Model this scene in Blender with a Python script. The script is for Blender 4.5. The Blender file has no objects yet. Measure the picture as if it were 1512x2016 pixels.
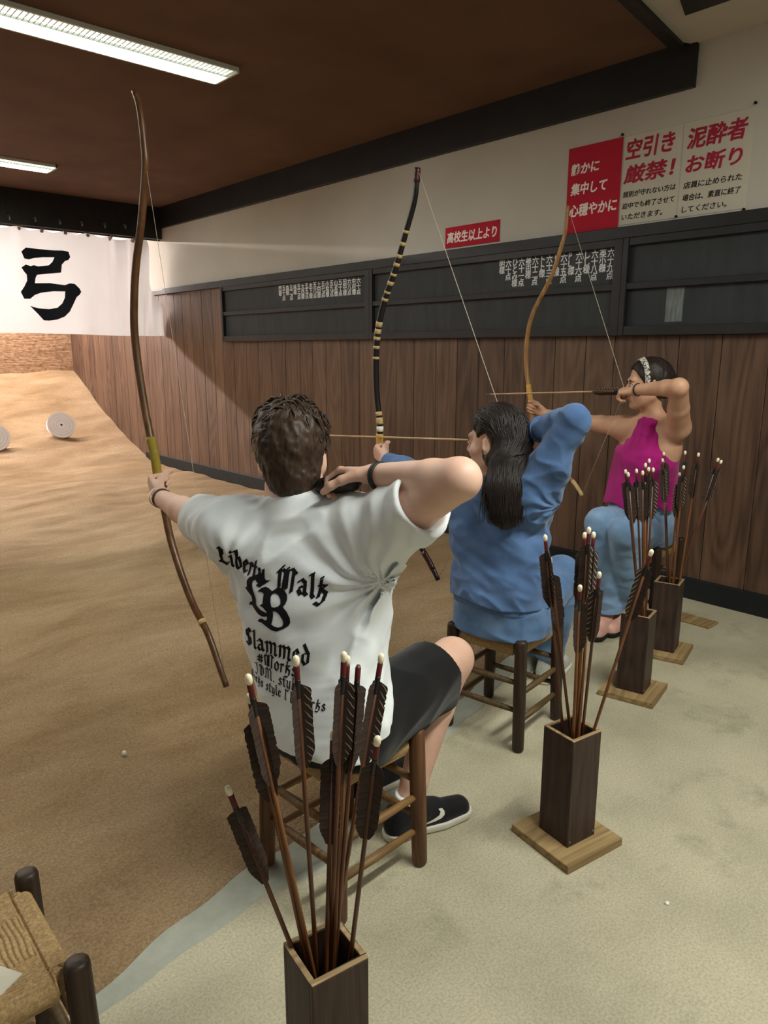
import bpy, bmesh, math, random
import numpy as np
from mathutils import Vector, Matrix, Euler
from mathutils.bvhtree import BVHTree

# ------------------------------------------------------------------ camera, world, lights, exposure
S = bpy.context.scene
COL = S.collection
cam = bpy.data.cameras.new('camera')
cam_o = bpy.data.objects.new('camera', cam)
COL.objects.link(cam_o)
cam.sensor_fit = 'VERTICAL'
cam.sensor_height = 24.0
cam.lens = 24.0 * 1440 / 2016
cam.clip_start = 0.02
cam_o.location = (0, 0, 1.40)
cam_o.rotation_euler = (math.radians(90 - 12.53), 0, math.radians(-42.13))
S.camera = cam_o
S.view_settings.view_transform = 'Standard'
S.view_settings.look = 'None'
S.view_settings.gamma = 1.0
S.view_settings.use_curve_mapping = False
S.view_settings.exposure = 0.0

WORLD_STRENGTH = 0.20
TUBE_STRENGTH = 54.0        # recessed fluorescents over the range
w = bpy.data.worlds.new('world')
S.world = w
w.use_nodes = True
w.node_tree.nodes['Background'].inputs[0].default_value = (1.0, 0.95, 0.90, 1)
w.node_tree.nodes['Background'].inputs[1].default_value = WORLD_STRENGTH


def area(name, loc, rot, sx, sy, power, col):
    l = bpy.data.lights.new(name, 'AREA')
    l.shape = 'RECTANGLE'
    l.size = sx
    l.size_y = sy
    l.energy = power
    l.color = col
    o = bpy.data.objects.new(name, l)
    COL.objects.link(o)
    o.location = loc
    o.rotation_euler = rot
    return o


# lamp row above the target bank, hidden behind the cloth
area('bank_lamp', (1.2, 11.02, 2.93), (math.radians(-46), 0, 0), 5.6, 0.08, 640, (1.0, 0.91, 0.89))
# lamp of the customer area behind the photographer, then an added fill
area('room_lamp_or_fill', (1.80, -0.10, 2.91), (0, 0, 0), 1.7, 0.14, 104, (0.98, 1.0, 0.92))
area('room_lamp_or_fill', (-1.2, -1.2, 2.85), (0, 0, 0), 1.3, 0.4, 14, (1.0, 0.97, 0.88))  # added dim fill from the back left, stands for no known lamp


# ------------------------------------------------------------------ helpers
def srgb(r, g, b):
    f = lambda c: c / 255 / 12.92 if c / 255 <= 0.04045 else ((c / 255 + 0.055) / 1.055) ** 2.4
    return (f(r), f(g), f(b), 1)


class NT:
    """small node-tree writer"""
    def __init__(s, name):
        s.m = bpy.data.materials.new(name)
        s.m.use_nodes = True
        s.t = s.m.node_tree
        s.b = s.t.nodes['Principled BSDF']

    def n(s, typ, **kw):
        nd = s.t.nodes.new(typ)
        for k, v in kw.items():
            if k.startswith('i_'):
                key = k[2:]
                key = int(key) if key.isdigit() else key
                nd.inputs[key].default_value = v
            else:
                setattr(nd, k, v)
        return nd

    def l(s, a, b):
        s.t.links.new(a, b)

    def ramp(s, fac, stops):
        r = s.n('ShaderNodeValToRGB')
        e = r.color_ramp.elements
        while len(e) < len(stops):
            e.new(0.5)
        for x, (p, c) in zip(e, stops):
            x.position = p
            x.color = c
        s.l(fac, r.inputs[0])
        return r.outputs[0]

    def coords(s, scale=(1, 1, 1), rot=(0, 0, 0), kind='Object'):
        c = s.n('ShaderNodeTexCoord')
        mp = s.n('ShaderNodeMapping')
        mp.inputs['Scale'].default_value = scale
        mp.inputs['Rotation'].default_value = rot
        s.l(c.outputs[kind], mp.inputs[0])
        return mp.outputs[0]

    def noise(s, vec, scale, detail=4, rough=0.55, dist=0.0):
        nd = s.n('ShaderNodeTexNoise')
        nd.inputs['Scale'].default_value = scale
        nd.inputs['Detail'].default_value = detail
        nd.inputs['Roughness'].default_value = rough
        nd.inputs['Distortion'].default_value = dist
        s.l(vec, nd.inputs['Vector'])
        return nd.outputs['Fac']

    def mix(s, fac, a, b, mode='MIX'):
        nd = s.n('ShaderNodeMix', data_type='RGBA', blend_type=mode)
        for sock, v in ((nd.inputs[0], fac), (nd.inputs[6], a), (nd.inputs[7], b)):
            if hasattr(v, 'node'):
                s.l(v, sock)
            else:
                sock.default_value = v
        return nd.outputs[2]

    def bump(s, h, strength=0.3, dist=0.01):
        nd = s.n('ShaderNodeBump')
        nd.inputs['Strength'].default_value = strength
        nd.inputs['Distance'].default_value = dist
        s.l(h, nd.inputs['Height'])
        s.l(nd.outputs[0], s.b.inputs['Normal'])

    def base(s, c):
        if hasattr(c, 'node'):
            s.l(c, s.b.inputs['Base Color'])
        else:
            s.b.inputs['Base Color'].default_value = c

    def rough(s, v, spec=None):
        s.b.inputs['Roughness'].default_value = v
        if spec is not None:
            s.b.inputs['Specular IOR Level'].default_value = spec


def simple(name, col, rough=0.6, spec=0.4, var=0.18, scale=14, bump=0.0, bscale=60, stretch=(1, 1, 1)):
    t = NT(name)
    v = t.coords(stretch)
    nz = t.noise(v, scale)
    c = t.ramp(nz, [(0.3, tuple(x * (1 - var) for x in col[:3]) + (1,)), (0.7, tuple(min(1, x * (1 + var)) for x in col[:3]) + (1,))])
    t.base(c)
    t.rough(rough, spec)
    if bump:
        t.bump(t.noise(v, bscale, 3), bump, 0.004)
    return t.m


def wood(name, dark, light, axis=2, scale=1.0, rough=0.55, island=0.35, spec=0.3, bump=0.15):
    t = NT(name)
    sc = [22 * scale, 22 * scale, 22 * scale]
    sc[axis] = 1.3 * scale
    geo = t.n('ShaderNodeNewGeometry')
    c = t.n('ShaderNodeTexCoord')
    rnd = t.n('ShaderNodeVectorMath', operation='SCALE')
    cmb = t.n('ShaderNodeCombineXYZ')
    for i in range(3):
        t.l(geo.outputs['Random Per Island'], cmb.inputs[i])
    t.l(cmb.outputs[0], rnd.inputs[0])
    rnd.inputs['Scale'].default_value = 37.0
    add = t.n('ShaderNodeVectorMath', operation='ADD')
    t.l(c.outputs['Object'], add.inputs[0])
    t.l(rnd.outputs[0], add.inputs[1])
    mp = t.n('ShaderNodeMapping')
    mp.inputs['Scale'].default_value = sc
    t.l(add.outputs[0], mp.inputs[0])
    n1 = t.noise(mp.outputs[0], 1.6, 6, 0.62, 0.6)
    sc2 = [3.2 * scale] * 3
    sc2[axis] = 0.42 * scale
    mp2 = t.n('ShaderNodeMapping')
    mp2.inputs['Scale'].default_value = sc2
    t.l(add.outputs[0], mp2.inputs[0])
    n0 = t.noise(mp2.outputs[0], 1.4, 2, 0.5, 0.4)
    sn = t.n('ShaderNodeMath', operation='MULTIPLY')
    t.l(n0, sn.inputs[0])
    sn.inputs[1].default_value = 70.0
    sn2 = t.n('ShaderNodeMath', operation='SINE')
    t.l(sn.outputs[0], sn2.inputs[0])
    ma = t.n('ShaderNodeMath', operation='MULTIPLY_ADD')
    t.l(sn2.outputs[0], ma.inputs[0])
    ma.inputs[1].default_value = 0.11
    t.l(n1, ma.inputs[2])
    isl = t.n('ShaderNodeMath', operation='MULTIPLY_ADD')
    t.l(geo.outputs['Random Per Island'], isl.inputs[0])
    isl.inputs[1].default_value = island
    isl.inputs[2].default_value = -island / 2
    tot = t.n('ShaderNodeMath', operation='ADD')
    t.l(ma.outputs[0], tot.inputs[0])
    t.l(isl.outputs[0], tot.inputs[1])
    t.base(t.ramp(tot.outputs[0], [(0.22, dark), (0.78, light)]))
    t.rough(rough, spec)
    t.bump(ma.outputs[0], bump, 0.004)
    return t.m


class MB:
    """collects shapes into one mesh"""
    def __init__(s):
        s.v, s.f = [], []

    def raw(s, vs, fs):
        b = len(s.v)
        s.v.extend(tuple(map(float, p)) for p in vs)
        s.f.extend(tuple(b + i for i in f) for f in fs)
        return s

    def box(s, c, d, rot=None):
        hx, hy, hz = d[0] / 2, d[1] / 2, d[2] / 2
        vs = [Vector((x, y, z)) for x in (-hx, hx) for y in (-hy, hy) for z in (-hz, hz)]
        if rot is not None:
            vs = [rot @ p for p in vs]
        c = Vector(c)
        return s.raw([p + c for p in vs], [(0, 1, 3, 2), (4, 6, 7, 5), (0, 4, 5, 1), (2, 3, 7, 6), (0, 2, 6, 4), (1, 5, 7, 3)])

    def bounds(s, lo, hi):
        return s.box([(a + b) / 2 for a, b in zip(lo, hi)], [b - a for a, b in zip(lo, hi)])

    def tube(s, pts, rad, n=12, cap=True, flat=None):
        """pts along a path, rad scalar or list; flat = (direction, factor)"""
        pts = [Vector(p) for p in pts]
        m = len(pts)
        rad = [rad] * m if not hasattr(rad, '__len__') else rad
        rings = []
        up = None
        for i, p in enumerate(pts):
            t = (pts[min(i + 1, m - 1)] - pts[max(i - 1, 0)]).normalized()
            if up is None:
                up = t.orthogonal().normalized()
            up = (up - t * up.dot(t)).normalized()
            sd = t.cross(up)
            ring = []
            for k in range(n):
                a = 2 * math.pi * k / n
                o = (up * math.cos(a) + sd * math.sin(a)) * rad[i]
                if flat:
                    d = Vector(flat[0])
                    o = o - d * o.dot(d) * (1 - flat[1])
                ring.append(p + o)
            rings.append(ring)
        vs = [p for r in rings for p in r]
        fs = []
        for i in range(m - 1):
            for k in range(n):
                a, b = i * n + k, i * n + (k + 1) % n
                fs.append((a, b, b + n, a + n))
        if cap:
            fs.append(tuple(reversed(range(n))))
            fs.append(tuple((m - 1) * n + k for k in range(n)))
        return s.raw(vs, fs)

    def build(s, name, mat, parent=None, smooth=False, bevel=0, org=(0, 0, 0), seg=2):
        o = mesh_obj(name, s.v, s.f, mat, parent, smooth, org)
        if bevel:
            bm = bmesh.new()
            bm.from_mesh(o.data)
            bmesh.ops.remove_doubles(bm, verts=bm.verts, dist=1e-6)
            es = [e for e in bm.edges if len(e.link_faces) == 2 and e.calc_face_angle(0) > 0.6]
            bmesh.ops.bevel(bm, geom=es, offset=bevel, segments=seg, affect='EDGES', profile=0.5)
            bm.to_mesh(o.data)
            bm.free()
        return o


def mesh_obj(name, vs, fs, mat, parent=None, smooth=False, org=(0, 0, 0)):
    me = bpy.data.meshes.new(name)
    ox, oy, oz = org
    if isinstance(vs, np.ndarray):
        va = (vs - np.array(org)).astype(np.float32)
        fa = np.asarray(fs, np.int32)
        me.vertices.add(len(va))
        me.vertices.foreach_set('co', va.ravel())
        k = fa.shape[1]
        me.loops.add(fa.size)
        me.loops.foreach_set('vertex_index', fa.ravel())
        me.polygons.add(len(fa))
        me.polygons.foreach_set('loop_start', np.arange(0, fa.size, k, dtype=np.int32))
        me.polygons.foreach_set('loop_total', np.full(len(fa), k, np.int32))
        me.update(calc_edges=True)
        me.validate()
    else:
        me.from_pydata([(x - ox, y - oy, z - oz) for x, y, z in vs], [], fs)
        me.update()
    if mat:
        me.materials.append(mat)
    if smooth:
        me.polygons.foreach_set('use_smooth', [True] * len(me.polygons))
    o = bpy.data.objects.new(name, me)
    COL.objects.link(o)
    if parent:
        o.parent = parent
    else:
        o.location = org
    return o


def tag(o, label=None, cat=None, group=None, kind=None):
    if label: o['label'] = label
    if cat: o['category'] = cat
    if group: o['group'] = group
    if kind: o['kind'] = kind
    return o


def empty(name, loc=(0, 0, 0), rot=None):
    o = bpy.data.objects.new(name, None)
    COL.objects.link(o)
    o.location = loc
    if rot is not None:
        o.rotation_euler = rot
    o.empty_display_size = 0.05
    return o


def copy_tree(o, parent=None):
    c = o.copy()
    COL.objects.link(c)
    if parent:
        c.parent = parent
        c.matrix_parent_inverse = o.matrix_parent_inverse.copy()
    for ch in list(o.children):
        copy_tree(ch, c)
    return c


def struct(o):
    o['kind'] = 'structure'
    return o


def text_obj(name, s, box, mat, parent=None, bold=0.012, heavy=0.0, shear=0.0, vertical=False, org=(0, 0, 0), depth=0.0008, out=3.994):
    """writing on the right wall; box = (y_left, y_right, z_bottom, z_top) it has to fill"""
    cu = bpy.data.curves.new(name, 'FONT')
    cu.body = s
    cu.size = 1.0
    cu.offset = bold
    cu.shear = shear
    cu.extrude = 0.01
    cu.resolution_u = 3
    cu.align_x = 'LEFT'
    if vertical:
        cu.space_line = 0.82
    tmp = bpy.data.objects.new(name, cu)
    COL.objects.link(tmp)
    bpy.context.view_layer.update()
    dg = bpy.context.evaluated_depsgraph_get()
    me = bpy.data.meshes.new_from_object(tmp.evaluated_get(dg))
    bpy.data.objects.remove(tmp)
    co = np.empty(len(me.vertices) * 3)
    me.vertices.foreach_get('co', co)
    co = co.reshape(-1, 3)
    if heavy:
        fs = [tuple(p.vertices) for p in me.polygons]
        nv = len(co)
        offs = [(0, 0)] + [(heavy * math.cos(q * math.pi / 3), heavy * math.sin(q * math.pi / 3)) for q in range(6)]
        co = np.concatenate([co + (ox, oy, i * 1e-4) for i, (ox, oy) in enumerate(offs)])
        me = bpy.data.meshes.new(name)
        me.from_pydata(co.tolist(), [], [tuple(i * nv + j for j in f) for i in range(7) for f in fs])
    lo, hi = co.min(0), co.max(0)
    yl, yr, zb, zt = box
    u = (co[:, 0] - lo[0]) / max(hi[0] - lo[0], 1e-6)
    v = (co[:, 1] - lo[1]) / max(hi[1] - lo[1], 1e-6)
    n = np.empty_like(co)
    n[:, 0] = out - depth * (co[:, 2] - lo[2]) / 0.02 - org[0]
    n[:, 1] = yl + (yr - yl) * u - org[1]
    n[:, 2] = zb + (zt - zb) * v - org[2]
    me.vertices.foreach_set('co', n.astype(np.float32).ravel())
    me.materials.clear()
    me.materials.append(mat)
    me.update()
    o = bpy.data.objects.new(name, me)
    COL.objects.link(o)
    if parent:
        o.parent = parent
    else:
        o.location = org
    return o


rng = random.Random(7)

# ------------------------------------------------------------------ materials of the room
# wall boards
M_PLANK = wood('wall_planks', srgb(66, 47, 36), srgb(108, 82, 64), axis=2, scale=0.8, rough=0.5, island=0.30, spec=0.35)
M_BLACKWOOD = simple('black_stained_wood', srgb(34, 32, 31), 0.5, 0.35, 0.25, 5, 0.15, 40, (6, 1, 1))
M_BOARD = simple('blackboard', srgb(47, 50, 51), 0.62, 0.3, 0.22, 3.0, 0.05, 30, (1, 6, 1))
M_BASE = simple('black_base', srgb(24, 26, 28), 0.6, 0.3, 0.2, 6)
t = NT('plaster')
v = t.coords()
n1 = t.noise(v, 1.3, 5)
t.base(t.ramp(n1, [(0.3, srgb(182, 176, 164)), (0.7, srgb(194, 188, 176))]))
t.rough(0.9, 0.15)
t.bump(t.noise(v, 240, 3), 0.12, 0.002)
M_PLASTER = t.m
t = NT('ceiling_board')
v = t.coords()
t.base(t.ramp(t.noise(v, 2.0, 4), [(0.3, srgb(98, 74, 60)), (0.7, srgb(112, 86, 70))]))
t.rough(0.85, 0.15)
t.bump(t.noise(v, 300, 3), 0.1, 0.002)
M_CEIL = t.m
t = NT('concrete')
v = t.coords()
a = t.ramp(t.noise(v, 2.3, 6, 0.6), [(0.3, srgb(164, 157, 132)), (0.5, srgb(179, 171, 145)), (0.72, srgb(190, 181, 155))])
st = t.ramp(t.noise(v, 3.1, 6, 0.7, 0.2), [(0.56, (0, 0, 0, 1)), (0.80, (1, 1, 1, 1))])
a = t.mix(st, a, srgb(134, 132, 108))
sp = t.ramp(t.noise(v, 160, 2), [(0.35, srgb(190, 190, 190)), (0.65, (1, 1, 1, 1))])
t.base(t.mix(0.5, a, sp, 'MULTIPLY'))
t.rough(0.6, 0.35)
t.bump(t.noise(v, 260, 4), 0.10, 0.002)
M_CONC = t.m
t = NT('edge_strip_grey')
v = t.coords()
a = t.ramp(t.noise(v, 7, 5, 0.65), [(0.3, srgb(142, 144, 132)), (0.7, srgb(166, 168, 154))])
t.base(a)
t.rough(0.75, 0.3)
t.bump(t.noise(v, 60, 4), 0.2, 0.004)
M_EDGE_STRIP = t.m
t = NT('packed_dirt')
v = t.coords()
v2 = t.coords((0.5, 1.3, 1))
a = t.ramp(t.noise(v2, 2.2, 8, 0.66, 0.4), [(0.28, srgb(142, 118, 89)), (0.5, srgb(168, 143, 112)), (0.74, srgb(190, 166, 136))])
b = t.ramp(t.noise(v, 0.7, 5, 0.6), [(0.3, srgb(214, 204, 186)), (0.7, (1, 1, 1, 1))])
c = t.mix(0.8, a, b, 'MULTIPLY')
sp = t.ramp(t.noise(v, 130, 3), [(0.35, srgb(180, 176, 170)), (0.65, (1, 1, 1, 1))])
t.base(t.mix(0.6, c, sp, 'MULTIPLY'))
t.rough(0.95, 0.1)
hb = t.n('ShaderNodeMath', operation='ADD')
t.l(t.noise(v2, 9, 6, 0.7), hb.inputs[0])
t.l(t.noise(v, 110, 3), hb.inputs[1])
t.bump(hb.outputs[0], 0.6, 0.016)
M_DIRT = t.m
t = NT('straw_mat')
v = t.coords((2.2, 2.2, 60))
v2 = t.coords((14, 14, 24))
m1 = t.noise(v, 1.5, 5, 0.7, 0.3)
m2 = t.noise(v2, 1.2, 4, 0.7)
mm = t.n('ShaderNodeMath', operation='MULTIPLY')
t.l(m1, mm.inputs[0])
t.l(m2, mm.inputs[1])
t.base(t.ramp(mm.outputs[0], [(0.13, srgb(118, 90, 66)), (0.25, srgb(182, 146, 112)), (0.40, srgb(216, 184, 148))]))
t.rough(0.8, 0.2)
t.bump(mm.outputs[0], 0.8, 0.03)
M_STRAW = t.m

# ------------------------------------------------------------------ setting
WX = 4.0
CZ = 2.95
# floor of the shooting area
# cooler grey strip along the shooting line, at the dirt edge
EDGE = ([-6, -1, .2, .462, .639, .912, 1.076, 1.284, 1.97, 2.3, 4.0], [.25, 1.14, 1.37, 1.438, 1.481, 1.536, 1.557, 1.590, 1.805, 1.885, 2.30])


def dirt_edge(x):
    return float(np.interp(x, *EDGE)) + .008 * math.sin(x * 7.3 + 2) + .006 * math.sin(x * 23)


fvv, fff = [], []
for i in range(121):
    x = -5 + (WX + .02 + 5) * i / 120
    e = dirt_edge(x) + .08
    fvv += [(x, -4, -.1), (x, -4, 0), (x, e, 0), (x, e, -.1)]
for i in range(120):
    for k in range(4):
        a = i * 4
        fff.append((a + k, a + (k + 1) % 4, a + 4 + (k + 1) % 4, a + 4 + k))
fff += [(0, 3, 2, 1), (480, 481, 482, 483)]
struct(mesh_obj('floor', fvv, [tuple(reversed(f)) for f in fff], M_CONC))
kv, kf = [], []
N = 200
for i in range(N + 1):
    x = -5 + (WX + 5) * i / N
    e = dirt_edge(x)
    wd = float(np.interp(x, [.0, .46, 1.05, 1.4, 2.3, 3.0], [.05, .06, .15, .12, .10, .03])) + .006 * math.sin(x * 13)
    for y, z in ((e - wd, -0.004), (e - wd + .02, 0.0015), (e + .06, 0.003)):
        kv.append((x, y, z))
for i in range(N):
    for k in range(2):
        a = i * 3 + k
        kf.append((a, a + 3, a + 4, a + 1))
struct(mesh_obj('edge_strip', kv, kf, M_EDGE_STRIP))

# packed dirt running up into the target bank
PROF = [(1.3, 0.0), (8.3, 0.0), (8.82, 0.02), (9.25, .12), (9.78, .31), (10.35, .55), (10.86, .81), (11.3, 1.03), (11.9, 1.2)]


def ground_z(x, y):
    b = np.interp(y, [p[0] for p in PROF], [p[1] for p in PROF])
    n = .010 * math.sin(x * 2.3 + y * 1.1) + .008 * math.sin(x * 5.1 - y * 3.3) + .005 * math.sin(x * 11 + y * 7.7) + .004 * math.sin(y * 17 - x * 6)
    side = 0.05 * max(0, (x - 2.2) / 1.8) * min(1, max(0, (y - 9.5) / 1.5))
    near = min(1.0, max(0.0, (y - 1.5) / 1.2))
    return b + n * (0.25 + near) + side + 0.012


gv, gf = [], []
xs = np.concatenate([np.linspace(-6, -1, 26), np.linspace(-.95, WX, 120)])
ys = np.concatenate([[0, .02], np.linspace(.05, 2.5, 50), np.linspace(2.55, 10.5, 130)])
for j, yy in enumerate(ys):
    for x in xs:
        edge = dirt_edge(x)
        y = edge + yy
        z = ground_z(x, y)
        if j == 0:
            z = -0.004
        elif j == 1:
            z = z * .6
        gv.append((x, y, z))
nx = len(xs)
for j in range(len(ys) - 1):
    for i in range(nx - 1):
        a = j * nx + i
        gf.append((a, a + 1, a + nx + 1, a + nx))
struct(mesh_obj('ground', gv, gf, M_DIRT, smooth=True))

# right wall: plaster above, boards below
pb = MB().bounds((WX + .012, -4, -0.1), (WX + .14, 11.6, 3.4))
struct(pb.build('wall_right', M_PLASTER))
mb = MB()
y = -0.55
while y < 11.5:
    wd = 0.215 + rng.uniform(-.03, .03)
    y1 = min(y + wd, 11.5)
    mb.bounds((WX - .0 + rng.uniform(0, .002), y + .0022, 0.02), (WX + .02, y1 - .0022, 2.03))
    y = y1
struct(mb.build('wall_right_boards', M_PLANK, bevel=.0018, seg=1))
struct(MB().bounds((WX - .022, -4, 0), (WX + .02, 8.95, 0.122)).build('baseboard_right', M_BASE, bevel=.004))
struct(MB().bounds((WX - .03, 0.02, 2.018), (WX + .02, 8.18, 2.083)).bounds((WX - .018, 8.15, 2.018), (WX + .02, 11.4, 2.07)).build('trim_1', M_BLACKWOOD, bevel=.003))
struct(MB().bounds((WX - .018, 2.02, 2.728), (WX + .02, 8.2, CZ + .02)).build('trim_2', M_BLACKWOOD, bevel=.004))

# ceiling
struct(MB().bounds((-6, -4, CZ), (WX + .1, 11.6, CZ + .12)).build('ceiling', M_CEIL))
# plaster part of the ceiling over the customer area with its black border
cv = [(WX + .02, 2.03, CZ - .015), (3.944, 2.072, CZ - .015), (3.40, 1.985, CZ - .015), (1.2, 1.64, CZ - .015), (1.2, -3.9, CZ - .015), (WX + .02, -3.9, CZ - .015)]
vs = cv + [(x, y, CZ + .01) for x, y, z in cv]
fs = [tuple(range(6)), tuple(reversed(range(6, 12)))] + [(i, (i + 1) % 6, 6 + (i + 1) % 6, 6 + i) for i in range(6)]
struct(mesh_obj('ceiling_plaster', vs, [tuple(reversed(f)) for f in fs], M_PLASTER))
d = (Vector((1.2, 1.64, 0)) - Vector((3.944, 2.072, 0))).normalized()
ang = math.atan2(d.y, d.x)
mid = (Vector((1.2, 1.64, 0)) + Vector((3.944, 2.072, 0))) / 2
nrm = Vector((d.y, -d.x, 0))
if nrm.y < 0: nrm = -nrm
c0 = mid + nrm * .032
struct(MB().box((c0.x, c0.y, CZ - .012), (2.80, .064, .05), Matrix.Rotation(ang, 3, 'Z')).build('trim_3', M_BLACKWOOD, bevel=.003))
q4 = [(3.615, 1.901), (2.5, 1.52), (2.5, 1.1), (3.615, 1.1)]
struct(mesh_obj('trim_4', [(x, y, z) for z in (CZ - .03, CZ + .01) for x, y in q4], [(3, 2, 1, 0), (4, 5, 6, 7), (0, 1, 5, 4), (1, 2, 6, 5), (2, 3, 7, 6), (3, 0, 4, 7)], M_BLACKWOOD))
# beam over the cloth
struct(MB().bounds((-6, 8.16, 2.612), (WX + .0, 8.34, CZ + .02)).build('trim_5', M_BLACKWOOD, bevel=.006))
# straw backing wall and its frame beyond the bank
struct(MB().bounds((-6, 11.30, 0.6), (WX + .02, 11.6, CZ)).build('wall_back', M_STRAW))

# ------------------------------------------------------------------ iron hooks on the beam
M_HOOK = simple('tarnished_metal', srgb(120, 118, 116), 0.45, 0.5, 0.2, 20)
M_HOOK.node_tree.nodes['Principled BSDF'].inputs['Metallic'].default_value = 0.6
for i, (x, z) in enumerate([(2.393, 2.681), (2.635, 2.690), (2.877, 2.692), (3.099, 2.70), (3.34, 2.708), (3.564, 2.722)]):
    o = MB().tube([(x, 8.165, z), (x, 8.13, z), (x, 8.118, z - .012), (x, 8.118, z - .03), (x, 8.13, z - .036)], [.011, .009, .009, .009, .007], 8).build('hook', M_HOOK, smooth=True, org=(x, 8.165, z))
    tag(o, 'small metal hook on the black beam above the white cloth', 'hook', 'hooks on the beam')

# ------------------------------------------------------------------ ceiling lights
M_EMIT = bpy.data.materials.new('tube_diffuser')
M_EMIT.use_nodes = True
nt = M_EMIT.node_tree
nt.nodes.remove(nt.nodes['Principled BSDF'])
em = nt.nodes.new('ShaderNodeEmission')
em.inputs[0].default_value = (0.97, 1.0, 0.92, 1)
em.inputs[1].default_value = TUBE_STRENGTH
nt.links.new(em.outputs[0], nt.nodes['Material Output'].inputs[0])
M_EMIT2 = M_EMIT.copy()
M_EMIT2.name = 'louver_glow'
M_EMIT2.node_tree.nodes['Emission'].inputs[1].default_value = 2.2
M_WHITEMETAL = simple('white_enamel', srgb(226, 232, 222), 0.4, 0.4, 0.03, 8)
for i, (x0, x1, y0, y1) in enumerate([(-1.55, 2.455, 3.93, 4.19), (-1.55, 2.47, 6.92, 7.17)]):
    r = empty('ceiling_light', ((x0 + x1) / 2, (y0 + y1) / 2, CZ))
    og = r.location
    f = MB()
    for lo, hi in (((x0, y0, CZ - .022), (x1, y0 + .014, CZ)), ((x0, y1 - .014, CZ - .03), (x1, y1, CZ)), ((x0, y0, CZ - .03), (x0 + .014, y1, CZ)), ((x1 - .014, y0, CZ - .03), (x1, y1, CZ))):
        f.bounds(lo, hi)
    f.build('frame', M_WHITEMETAL, r, org=og)
    MB().bounds((x0 + .014, (y0 + y1) / 2 - .008, CZ - .008), (x1 - .014, y1 - .014, CZ - .001)).build('diffuser', M_EMIT, r, org=og)
    MB().bounds((x0 + .014, y0 + .014, CZ - .006), (x1 - .014, (y0 + y1) / 2 - .010, CZ - .001)).build('louver_panel', M_EMIT2, r, org=og)
    lv = MB()
    x = x0 + .03
    while x < x1 - .02:
        lv.bounds((x, y0 + .014, CZ - .020), (x + .005, (y0 + y1) / 2 - .012, CZ - .008))
        x += .026
    lv.bounds((x0 + .014, (y0 + y1) / 2 - .011, CZ - .026), (x1 - .014, (y0 + y1) / 2 - .008, CZ - .009))
    lv.build('louver', M_WHITEMETAL, r, org=og)
    tag(r, ['long white fluorescent ceiling light nearest the camera', 'second fluorescent ceiling light, farther off near the white cloth'][i], 'ceiling light', 'fluorescent ceiling lights')

# ------------------------------------------------------------------ white cloth with the big character
t = NT('white_cotton')
v = t.coords()
t.base(t.ramp(t.noise(v, 2.4, 4), [(0.3, srgb(236, 236, 238)), (0.7, srgb(244, 244, 246))]))
t.rough(0.9, 0.1)
tr = t.n('ShaderNodeBsdfTranslucent')
tr.inputs[0].default_value = srgb(232, 228, 226)
mx = t.n('ShaderNodeMixShader')
mx.inputs[0].default_value = 0.22
t.l(t.b.outputs[0], mx.inputs[1])
t.l(tr.outputs[0], mx.inputs[2])
t.l(mx.outputs[0], t.t.nodes['Material Output'].inputs[0])
t.bump(t.noise(v, 400, 2), 0.08, 0.002)
M_COTTON = t.m
M_INK = simple('black_ink', srgb(24, 25, 32), 0.8, 0.2, 0.12, 6)
LOOPX = [x for x in np.arange(-2.82, 2.4, .238)] + [2.483, 2.724, 2.953, 3.172, 3.446, 3.70]


def fold(x, z):
    top = max(0.0, min(1.0, (z - 1.55) / 1.05))
    g = 0.5 + 0.5 * math.sin((x - 2.483) * 2 * math.pi / .236 + .5 * math.sin(x * 2.1))
    big = .055 * math.sin(x * 7.3 + .8 * math.sin(x * 2.2) + (1 - top) * 1.1) + .026 * math.sin(x * 15.1 + z * 2.0) + .010 * math.sin(x * 5 - z * 6)
    right = max(0.0, min(1.0, (x - 3.25) / .5))
    big += right * (.070 * math.sin(x * 31 + (1 - top) * 3.0) + .02 * math.sin(x * 57 + 1))
    flat = 1 - 0.55 * math.exp(-((x - 2.75) / .35) ** 2)
    return 8.215 + big * flat * (0.55 + .45 * top) + .012 * g * top


def zbot(x):
    return 1.555 + .006 * math.sin(x * 3) + .02 * max(0, (3.3 - x)) * .25


def ztop(x):
    dmin = min(abs(x - l) for l in LOOPX)
    return 2.600 - .024 * min(1, dmin / .118) ** 1.5


cv, cf = [], []
NXc, NZc = 520, 46
for i in range(NXc + 1):
    for k in range(NZc + 1):
        tz = k / NZc
        xr = 3.99 - .205 * tz + .02 * math.sin(tz * 9)
        x = -3.0 + (xr + 3.0) * i / NXc
        z = zbot(x) + (ztop(x) - zbot(x)) * tz
        cv.append((x, fold(x, z), z))
for i in range(NXc):
    for k in range(NZc):
        a = i * (NZc + 1) + k
        cf.append((a, a + NZc + 1, a + NZc + 2, a + 1))
cur = empty('hanging_cloth', (0.5, 8.24, 2.6))
og = cur.location
fab = mesh_obj('fabric', cv, cf, M_COTTON, cur, True, og)
lp = MB()
M_LOOP = simple('cloth_loop', srgb(150, 132, 122), 0.9, 0.1, 0.1, 8)
for l in LOOPX:
    y = fold(l, 2.59)
    MB().tube([(l, y - .004, 2.575), (l, 8.222, 2.604), (l, 8.224, 2.622), (l, 8.246, 2.628), (l, 8.256, 2.61), (l, y + .008, 2.578)], .017, 8, flat=((0, 1, 0), .3)).build('loop', M_LOOP, cur, True, org=og)
MB().tube([(-3.2, 8.238, 2.606), (4.01, 8.238, 2.606)], .006, 8).build('rod', M_BLACKWOOD, cur, True, org=og)
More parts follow.
